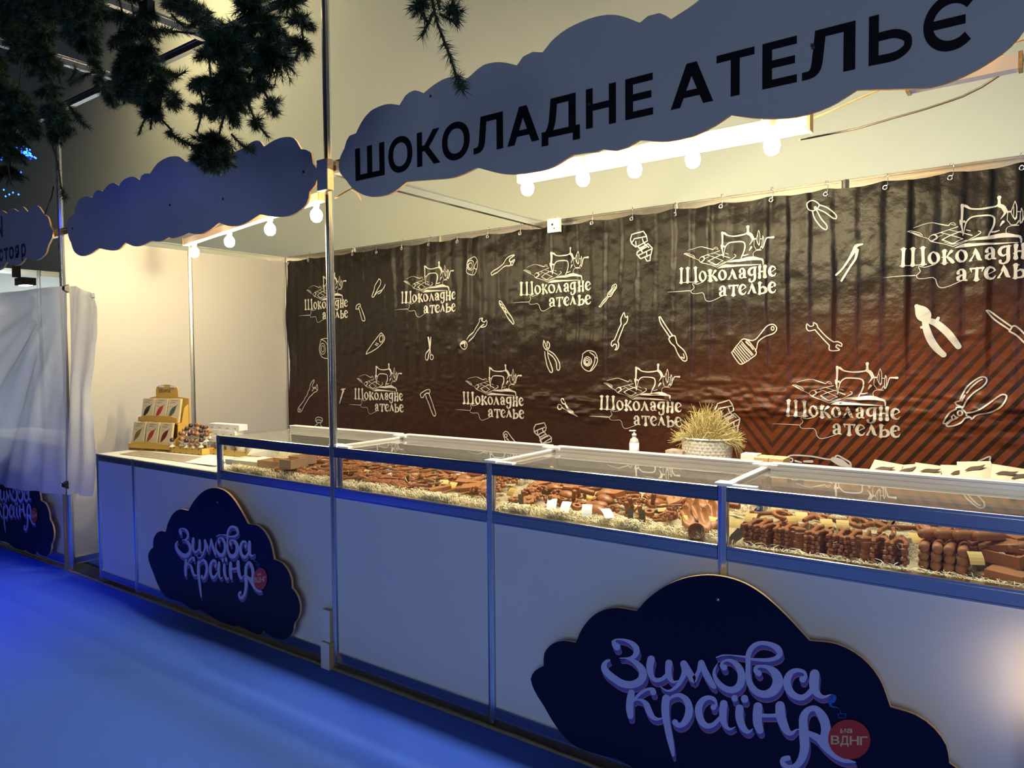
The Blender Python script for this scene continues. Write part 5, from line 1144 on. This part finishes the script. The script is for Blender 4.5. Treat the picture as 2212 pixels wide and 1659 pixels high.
# pump shoe: sections along x
secs = [(-.060,.010,.000,.030),(-.050,.017,.0,.034),(-.034,.019,.0,.030),(-.012,.017,.0,.022),(.012,.021,.0,.019),(.034,.022,.0,.018),(.052,.014,.0,.013),(.062,.004,.0,.006)]
vs = []; m8 = 10
for x, hw, z0, z1 in secs:
    for k in range(m8):
        a = PI*k/(m8-1); vs.append((x, -hw*math.cos(a), z0+(z1-z0)*math.sin(a)**.5 if x > .016 else z0+(z1-z0)*(abs(math.cos(a))**.7 if 0 < k < m8-1 else 1)*(1 if 0 < k < m8-1 else 1)))
fs = [(i*m8+k, i*m8+k+1, (i+1)*m8+k+1, (i+1)*m8+k) for i in range(len(secs)-1) for k in range(m8-1)]
mb = MB().add(vs, fs, 0, True); vb = [(x, s*hw, 0) for x, hw, z0, z1 in secs for s in (-1, 1)]; mb.add(vb, [(2*i, 2*i+2, 2*i+3, 2*i+1) for i in range(len(secs)-1)])
mb.box(-.058, -.046, -.009, .009, -.022, .002); proto('shoe', mb, CHOC2)
# cup
mb = MB().lathe([(.026, 0), (.030, .03), (.030, .045), (.026, .045), (.024, .006), (0, .006)], 18); proto('cup', mb, CHOC2)
mb = MB().lathe([(0, 0), (.05, 0), (.05, .008), (.045, .012), (.041, .008), (.035, .008), (.031, .012), (.027, .008), (.02, .008), (.016, .012), (.012, .008), (0, .008)], 28); proto('target', mb, CHOC2)
# pistol
gp = [(-50,16),(-50,2),(-20,2),(-10,-4),(-6,-2),(4,-4),(8,-34),(26,-34),(28,2),(40,8),(34,16)]
proto('pistol', MB().prism(P_mm(gp), 0, .014, .003), CHOC)
ky = [(-50,4),(-50,-4),(-44,-4),(-44,-14),(-38,-14),(-38,-8),(-32,-8),(-32,-14),(-26,-14),(-26,-4),(20,-4)]+[(34+16*math.cos(a), 16*math.sin(a)) for a in [PI*1.1+PI*1.8*k/10 for k in range(11)]]+[(20,4)]
proto('key', MB().prism(P_mm(ky), 0, .010, .002), CHOC)
mb = MB(); mb.tube([(-.05+.004*k, 0, .014) for k in range(25)], [.014 if k % 2 else .0105 for k in range(25)], 10); proto('spring', mb, CHOC)
mb = MB().box(-.05,.05,-.035,.035,0,.006).box(-.05,.05,-.035,-.029,.006,.034).box(-.05,.05,.029,.035,.006,.034).box(-.05,-.044,-.029,.029,.006,.034).box(.044,.05,-.029,.029,.006,.034)
for i in range(3): mb.box(-.038+.026*i, -.016+.026*i, -.024, .024, .006, .018)
proto('toolbox', mb, CHOC2)
DESC = {'spanner': 'double-ended milk chocolate spanner', 'pliers': 'milk chocolate pliers', 'hammer': 'milk chocolate hammer', 'horseshoe': 'milk chocolate horseshoe', 'gear': 'toothed milk chocolate gear', 'heart': 'plump milk chocolate heart',
 'bar': 'segmented milk chocolate bar', 'brick': 'plain milk chocolate block', 'bolt': 'milk chocolate bolt', 'nut': 'milk chocolate nut', 'log': 'round milk chocolate stick', 'shell': 'ridged milk chocolate shell', 'cluster': 'lumpy milk chocolate cluster', 'shoe': 'milk chocolate high heeled shoe',
 'cup': 'hollow chocolate cup', 'target': 'flat chocolate disc with raised rings', 'pistol': 'milk chocolate pistol', 'key': 'milk chocolate key', 'spring': 'ribbed milk chocolate spring', 'toolbox': 'open chocolate box'}
BAYN = {0: 'leftmost', 1: 'second', 2: 'third', 3: 'right-hand'}
def choc(k, x, y, z, rot, where, sc=1):
    o = bpy.data.objects.new('chocolate_'+k, PR[k]); COL.objects.link(o); o.location = (x, y, z); o.rotation_euler = rot; o.scale = (sc, sc, sc)
    lab = DESC[k]+' '+where; o['label'] = lab; o['category'] = 'chocolate'; o['group'] = lab; return o
def zsurf(y): return .938+.15*y
rg = random.Random(21)
def pick(X, row):
    if X < 0: return rg.choice(['bar', 'bar', 'spanner', 'key', 'spanner'])
    if X < .34: return rg.choice(['pliers', 'spanner', 'hammer', 'spanner', 'key']) if row > 2 else rg.choice(['bar', 'spanner', 'key', 'hammer', 'bar'])
    if X < .62: return rg.choice(['pliers', 'spanner', 'pistol', 'pliers']) if row > 2 else rg.choice(['bar', 'bar', 'key', 'hammer', 'pliers'])
    if X < .8: return rg.choice(['horseshoe', 'horseshoe', 'pistol', 'shell']) if row > 2 else rg.choice(['bar', 'key', 'brick'])
    if X < 1: return rg.choice(['cluster', 'cluster', 'shell', 'cluster'])
    if X < 1.25: return rg.choice(['brick', 'gear', 'cluster', 'shell', 'gear'])
    if X < 1.45: return rg.choice(['spring', 'spring', 'shell', 'brick']) if row > 2 else rg.choice(['bolt', 'nut', 'nut', 'shell', 'gear'])
    if X < 1.65: return rg.choice(['pistol', 'shell', 'shell', 'hammer']) if row > 2 else rg.choice(['bolt', 'nut', 'key', 'cluster'])
    if X < 1.82: return rg.choice(['heart', 'heart', 'shell']) if row > 2 else rg.choice(['nut', 'cluster', 'bolt', 'key'])
    if X < 2: return rg.choice(['spring', 'pistol', 'cluster', 'heart']) if row > 3 else 'shoe'
    if X < 2.5: return rg.choice(['shell', 'spring', 'pistol', 'spanner', 'horseshoe'])
    if X < 2.66: return rg.choice(['log', 'target', 'spanner'])
    return rg.choice(['log', 'brick', 'gear', 'pistol', 'bar'])
ROWN = ['front', 'second', 'third', 'fourth', 'fifth', 'back']
for bay in range(-1, 3):
    x = bay+.06+(.42 if bay == -1 else 0); xe = bay+.95
    while x < xe:
        for row, y in enumerate((.095, .155, .215, .275, .335, .41)):
            if bay == 2 and x < 2.60 and row < 5: continue
            if bay == 2 and row < 2 and x > 2.6: continue
            if row == 5 and rg.random() < .5: continue
            k = pick(x, row); X = x+rg.uniform(-.02, .02); Y = y+rg.uniform(-.012, .012)
            if k in ('pliers', 'spanner', 'hammer', 'key') : rot = (rg.uniform(.05, .3), rg.uniform(-.3, .1), rg.uniform(.3, 1.2)+(PI if rg.random() < .5 else 0))
            elif k == 'shoe': rot = (.1, .35, rg.uniform(-1.2, -.7))
            elif k == 'heart': rot = (.55, 0, rg.uniform(-.4, .2)); 
            elif k == 'horseshoe': rot = (.35, .1, rg.uniform(-2, 0))
            else: rot = (rg.uniform(-.05, .35), rg.uniform(-.2, .2), rg.uniform(-.6, .9))
            choc(k, X, Y, zsurf(Y)+rg.uniform(-.004, .012)+(.012 if k == 'shoe' else 0), rot, 'in the %s row of the %s glass bay' % (ROWN[row], BAYN[bay+1]))
        x += .064
# upright packed stacks in the right-hand bay
xc = 2.045; i = 0
COLN = ['first', 'second', 'third', 'fourth', 'fifth', 'sixth', 'seventh', 'eighth', 'ninth', 'tenth', 'eleventh', 'twelfth', 'thirteenth']
while xc < 2.54 and i < 12:
    k = ['spanner', 'spanner', 'pliers', 'spanner', 'hammer', 'spanner', 'pliers', 'spanner', 'spanner', 'hammer', 'pliers', 'pliers'][i]
    wdt = {'spanner': .036, 'pliers': .048, 'hammer': .046}[k]
    for lay in range(9):
        z = .878+.0132*lay
        choc(k, xc+wdt/2+rg.uniform(-.002, .002), .125+rg.uniform(-.006, .006), z, (rg.uniform(-.02, .02), rg.uniform(-.02, .02), PI/2+rg.uniform(-.06, .06)+(.0 if k != 'hammer' else PI)), 'in the %s packed column of the right-hand bay' % COLN[i])
    xc += wdt; i += 1
rg2 = random.Random(8); xx = 2.07
while xx < 2.56:
    kk = rg2.choice(['horseshoe', 'spanner', 'pliers', 'pistol', 'hammer'])
    choc(kk, xx, .30+rg2.uniform(-.02, .02), .985, (.2, rg2.uniform(-.2, .2), rg2.uniform(.3, 1.6)), 'leaning behind the packed columns'); xx += .05
for j, (px, lay) in enumerate([(a, b) for a in range(4) for b in range(4)]):
    choc('log', 2.585+.034*px, .17, .885+.026*lay, (0, 0, PI/2+rg.uniform(-.08, .08)), 'in the stacked sticks of the right-hand bay')
for j in range(4): choc('log', 2.60+.05*j, .20, .992+.004*j, (0, .1, rg.uniform(.6, 1.1)), 'lying across the stacked sticks')
choc('target', 2.60, .32, 1.005, (.35, 0, 0), 'at the back of the right-hand bay')
choc('toolbox', 2.80, .17, .955, (.12, 0, -.5), 'on top of the blocks in the right-hand bay', 1.05)
choc('brick', 2.80, .10, .925, (.1, 0, -.4), 'under the open chocolate box'); choc('brick', 2.79, .13, .90, (.1, 0, -.3), 'under the open chocolate box')
for j in range(3): choc('log', 2.89+.03*j, .15, .93, (1.3, .2, .3*j), 'standing right of the open chocolate box')
for px, py in ((1505, 1143), (1520, 1128)):
    q = un(px, py, 2, .955); choc('cup', q.x, q.y, .94, (1.15, 0, .35), 'tipped towards the glass beside the right-hand post' if px == 1505 else 'tipped behind the other cup by the right-hand post')

# beds and straw
def bed(x0, x1, lab, dz=0):
    nx_, ny_ = int((x1-x0)*60), 26; vs = []
    for j in range(ny_+1):
        for i in range(nx_+1):
            X = x0+(x1-x0)*i/nx_; Y = .016+.47*j/ny_; z = min(zsurf(Y)-.030, .902+Y*.42)+.016*(float(vn(X*26, Y*26))-.5)+dz*(1 if .04 < Y < .36 else 0)
            if Y < .06: z = min(z, .905+.016*float(vn(X*24, 3.))+Y*.35)
            vs.append((X, Y, z))
    fs = [(j*(nx_+1)+i, j*(nx_+1)+i+1, (j+1)*(nx_+1)+i+1, (j+1)*(nx_+1)+i) for j in range(ny_) for i in range(nx_)]
    return MB().add(vs, fs, 0, True)
def strands(mb, x0, x1, n, ys, zf, rg_, big=1):
    for _ in range(n):
        X = rg_.uniform(x0, x1); Y = ys(rg_); Z = zf(Y)+rg_.uniform(0, .012); th = rg_.uniform(0, 2*PI); w_ = rg_.uniform(.0008, .0014)
        R_ = rg_.uniform(.006, .022)*big; pts = []; ph = rg_.uniform(0, 6); tl = rg_.uniform(-1, 1); m = 8; pit = rg_.uniform(.002, .008)
        for k in range(m):
            a = ph+k*.75; pts.append(Vector((X+R_*math.cos(a)*math.cos(th)+pit*k*math.sin(th)*.7, Y+R_*math.cos(a)*math.sin(th)*.6-pit*k*.1*math.cos(th), max(Z+R_*math.sin(a)*.55, .884))))
        L = []
        for k, p in enumerate(pts):
            p.y = max(p.y, .015); p.x = min(max(p.x, x0-.0), x1); L.append(p)
        b = len(mb.v); up_ = Vector((rg_.uniform(-.4, .4), rg_.uniform(-.4, .4), 1)).normalized()
        for k, p in enumerate(L):
            t_ = (L[min(k+1, m-1)]-L[max(k-1, 0)]); s = t_.cross(up_)
            s = s.normalized()*w_ if s.length > 1e-6 else Vector((w_, 0, 0)); mb.v += [tuple(p-s), tuple(p+s)]
        for k in range(m-1): mb.f.append((b+2*k, b+2*k+1, b+2*k+3, b+2*k+2)); mb.mi.append(0); mb.sm.append(False)
rs = random.Random(33)
STRAWB = mat('shredded_paper_shade', (.62, .50, .28), .9, 0, .45, 160, .9, 150)  # darker copy for the bed, shade between the strands put into the colour
for bay in range(-1, 3):
    x0, x1 = bay+.022, bay+.978
    lab = 'curly shredded paper lining the %s glass bay' % BAYN[bay+1]
    if bay == 2:
        mb = bed(2.022, 2.978, lab, -.0)
        mb.v = [(x, y, (.888+.004*math.sin(x*90) if (2.04 < x < 2.93 and y < .30) else z)) for x, y, z in mb.v]
    else: mb = bed(x0, x1, lab)
    nb_ = len(mb.f)
    strands(mb, x0, x1, 1500, lambda r: r.uniform(.016, .075 if bay < 2 else .05), lambda Y: (.918 if bay < 2 else .896)+Y*.3, rs)
    strands(mb, x0, x1, 260, lambda r: r.uniform(.02, .08 if bay < 2 else .05), lambda Y: (.934 if bay < 2 else .912), rs, 1.7)
    strands(mb, x0, x1, 420, lambda r: r.uniform(.36, .48), lambda Y: .975, rs, 1.5)
    strands(mb, x0, x1, 40, lambda r: r.uniform(.1, .35), lambda Y: zsurf(Y)+.01, rs)
    for cx in [rs.uniform(x0+.05, x1-.05) for _ in range(3)]: strands(mb, max(cx-.05, x0), min(cx+.05, x1), 200, lambda r: r.uniform(.02, .06), lambda Y: .938 if bay < 2 else .905, rs, 1.2)
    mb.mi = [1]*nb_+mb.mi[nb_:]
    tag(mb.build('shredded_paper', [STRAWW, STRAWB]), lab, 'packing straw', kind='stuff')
# price cards
cards = [(855,1022,'y'),(835,1030,'w'),(880,1042,'d'),(945,1048,'d'),(902,1028,'y'),(922,1036,'y'),(960,1048,'y'),(978,1053,'y'),(985,1036,'w'),(1048,1030,'w'),(760,1018,'y'),(790,1024,'y'),
 (1105,1066,'y'),(1125,1084,'d'),(1192,1092,'w'),(1222,1098,'w'),(1268,1106,'w'),(1312,1112,'w'),(1305,1068,'y'),(1236,1073,'y'),(1277,1076,'y'),(1362,1116,'d'),(1387,1120,'d'),(1412,1086,'y'),(1430,1100,'y'),(1482,1128,'y'),(1536,1130,'y'),(1496,1102,'y'),(1210,1050,'y'),(1112,1036,'y'),(1376,1102,'y'),
 (1622,1122,'y'),(1588,1134,'y'),(1677,1102,'y'),(1732,1120,'y'),(1712,1130,'y'),(1786,1136,'y'),(1820,1139,'y'),(1872,1118,'y'),(1980,1166,'y'),(2066,1156,'y'),(2108,1210,'y'),(2204,1180,'y')]
CM = {'y': TAGY, 'w': TAGW, 'd': TAGD}; CN = {'y': 'yellow', 'w': 'white', 'd': 'dark'}
bays = {0: [], 1: [], 2: []}
for px, py, c in cards:
    z = .985 if px > 1570 and px < 2100 else .965
    q = un(px, py, 2, z)
    if q.y < .03: q = un(px, py, 1, .035)
    if q.y > .45: q = un(px, py, 1, .4)
    q.z += .006
    b = 0 if px < 1060 else 1 if px < 1555 else 2
    bays[b].append((px, py, c, q))
for b in bays:
    L = sorted(bays[b]); cnt = {}
    tot = {c: sum(1 for e in L if e[2] == c) for c in 'ywd'}
    for px, py, c, q in L:
        cnt[c] = cnt.get(c, 0)+1
        od = ['first', 'second', 'third', 'fourth', 'fifth', 'sixth', 'seventh', 'eighth', 'ninth', 'tenth', 'eleventh', 'twelfth', 'thirteenth', 'fourteenth'][cnt[c]-1]
        w_, h_ = (.020, .021) if c != 'd' else (.011, .026)
        if c == 'w': h_ = .026
        mb = MB(); ty = rg.uniform(.55, 1.05) if c != 'd' else 1.4; yw = rg.uniform(-.3, 1.0)
        vs = []
        for k in range(5):
            v = -1+k/2
            for u in (-1, 1):
                p = Vector((u*w_, 0, 0))+Vector((0, math.cos(ty), math.sin(ty)))*(v*h_)+Vector((0, -math.sin(ty), math.cos(ty)))*(.004*(1-v*v)); vs.append(p)
        R_ = Matrix.Rotation(yw, 3, 'Z'); vs = [R_@p for p in vs]
        n_ = R_@Vector((0, math.sin(ty), -math.cos(ty)))*.0008
        mb.add([q+p for p in vs]+[q+p+n_ for p in vs], [(2*k, 2*k+1, 2*k+3, 2*k+2) for k in range(4)]+[(10+2*k, 10+2*k+2, 10+2*k+3, 10+2*k+1) for k in range(4)])
        o = mb.build('price_card', CM[c], None, tuple(q))
        tag(o, '%s %s price card from the left in the %s glass bay' % (od, CN[c], BAYN[b+1]), 'price card', 'price cards among the chocolate')
# boxes in the leftmost bay
def obox(label, A, B, dep, h, mt, z, name='carton', openb=True, group=None):
    """open box, front edge from pixel A to B on height z"""
    a = un(*A, 2, z); b = un(*B, 2, z); t = thing(name, label, 'box', (0, 0, 0), group); d = (b-a); L = d.length; d.normalize(); n = Vector((-d.y, d.x, 0))
    if n.y < 0: n = -n
    def bx(u0, u1, v0, v1, z0, z1, nm):
        P_ = [a+d*u+n*v+Vector((0, 0, zz)) for zz in (z0, z1) for u, v in ((u0, v0), (u1, v0), (u1, v1), (u0, v1))]
        MB().add(P_, [(3,2,1,0),(4,5,6,7),(0,1,5,4),(1,2,6,5),(2,3,7,6),(3,0,4,7)]).build(nm, mt, t)
    if openb:
        bx(0, L, 0, .003, 0, h, 'wall'); bx(0, L, dep-.003, dep, 0, h, 'wall'); bx(0, .003, .003, dep-.003, 0, h, 'wall'); bx(L-.003, L, .003, dep-.003, 0, h, 'wall'); bx(0, L, 0, dep, 0, .003, 'bottom')
    else: bx(0, L, 0, dep, 0, h, 'body'); bx(-.002, L+.002, -.002, dep+.002, h-.012, h+.001, 'lid')
    return t
obox('flat white lidded box at the left end of the leftmost bay', (488,1003), (556,1010), .14, .03, PAPER, .945, 'flat_box', False)
obox('open kraft box with dark inside left of two other kraft boxes', (556,1013), (602,1017), .12, .05, KRAFT, .948)
obox('open kraft box between two other kraft boxes in the leftmost bay', (603,1012), (642,1005), .09, .05, KRAFT, .975)
obox('open kraft box nearest the middle pole in the leftmost bay', (645,1007), (684,1001), .09, .05, KRAFT, .985)
a = un(545, 975, 1, .40); b = un(640, 975, 1, .36)
tag(MB().add([(a.x,.36,.95),(a.x+.42,.42,.955),(a.x+.42,.46,1.05),(a.x+.02,.44,1.045),(a.x,.364,.948),(a.x+.42,.424,.953),(a.x+.42,.464,1.048),(a.x+.02,.444,1.043)], [(0,1,2,3),(7,6,5,4),(0,4,5,1),(1,5,6,2),(2,6,7,3),(3,7,4,0)]).build('white_sheet', PAPER), 'large white card leaning at the back of the leftmost bay', 'card')
rg3 = random.Random(5); mb = MB()
for i in range(26):
    q = un(606+rg3.uniform(0, 66), 983+rg3.uniform(-4, 5), 1, .25+rg3.uniform(0, .05))
    m1 = MB().lathe([(0,-.008),(.008,-.005),(.010,0),(.008,.005),(0,.008)], 7, (0,0,0)); o = m1.build('wrapped_candy', LOLM[i % 3], None, (q.x, q.y, .985+rg3.uniform(0, .012)))
    tag(o, 'small shiny wrapped candy heaped behind the kraft boxes', 'candy', 'wrapped candies behind the kraft boxes')
# lamp low at the right edge
q = un(2225, 1500, 1, -.11)
lt = thing('floor_lamp', 'warm lit lamp tube beside the counter at the right edge', 'lamp', (q.x, -.11, .4))
MB().lathe([(.016, -.12), (.018, -.11), (.018, .11), (.016, .12)], 12, (q.x+.015, -.11, q.z)).build('tube', mat('low_lamp_tube', (1, .9, .8), .3, emit=(1, .74, .50), estr=6), lt)
MB().lathe([(.012, .001), (.012, q.z-.12)], 8, (q.x+.015, -.11, 0)).lathe([(.05, .001), (.05, .01), (.012, .015)], 16, (q.x+.015, -.11, 0)).build('stand', BLACK, lt)
for o in bpy.data.objects:
    if '_o' in o: del o['_o']
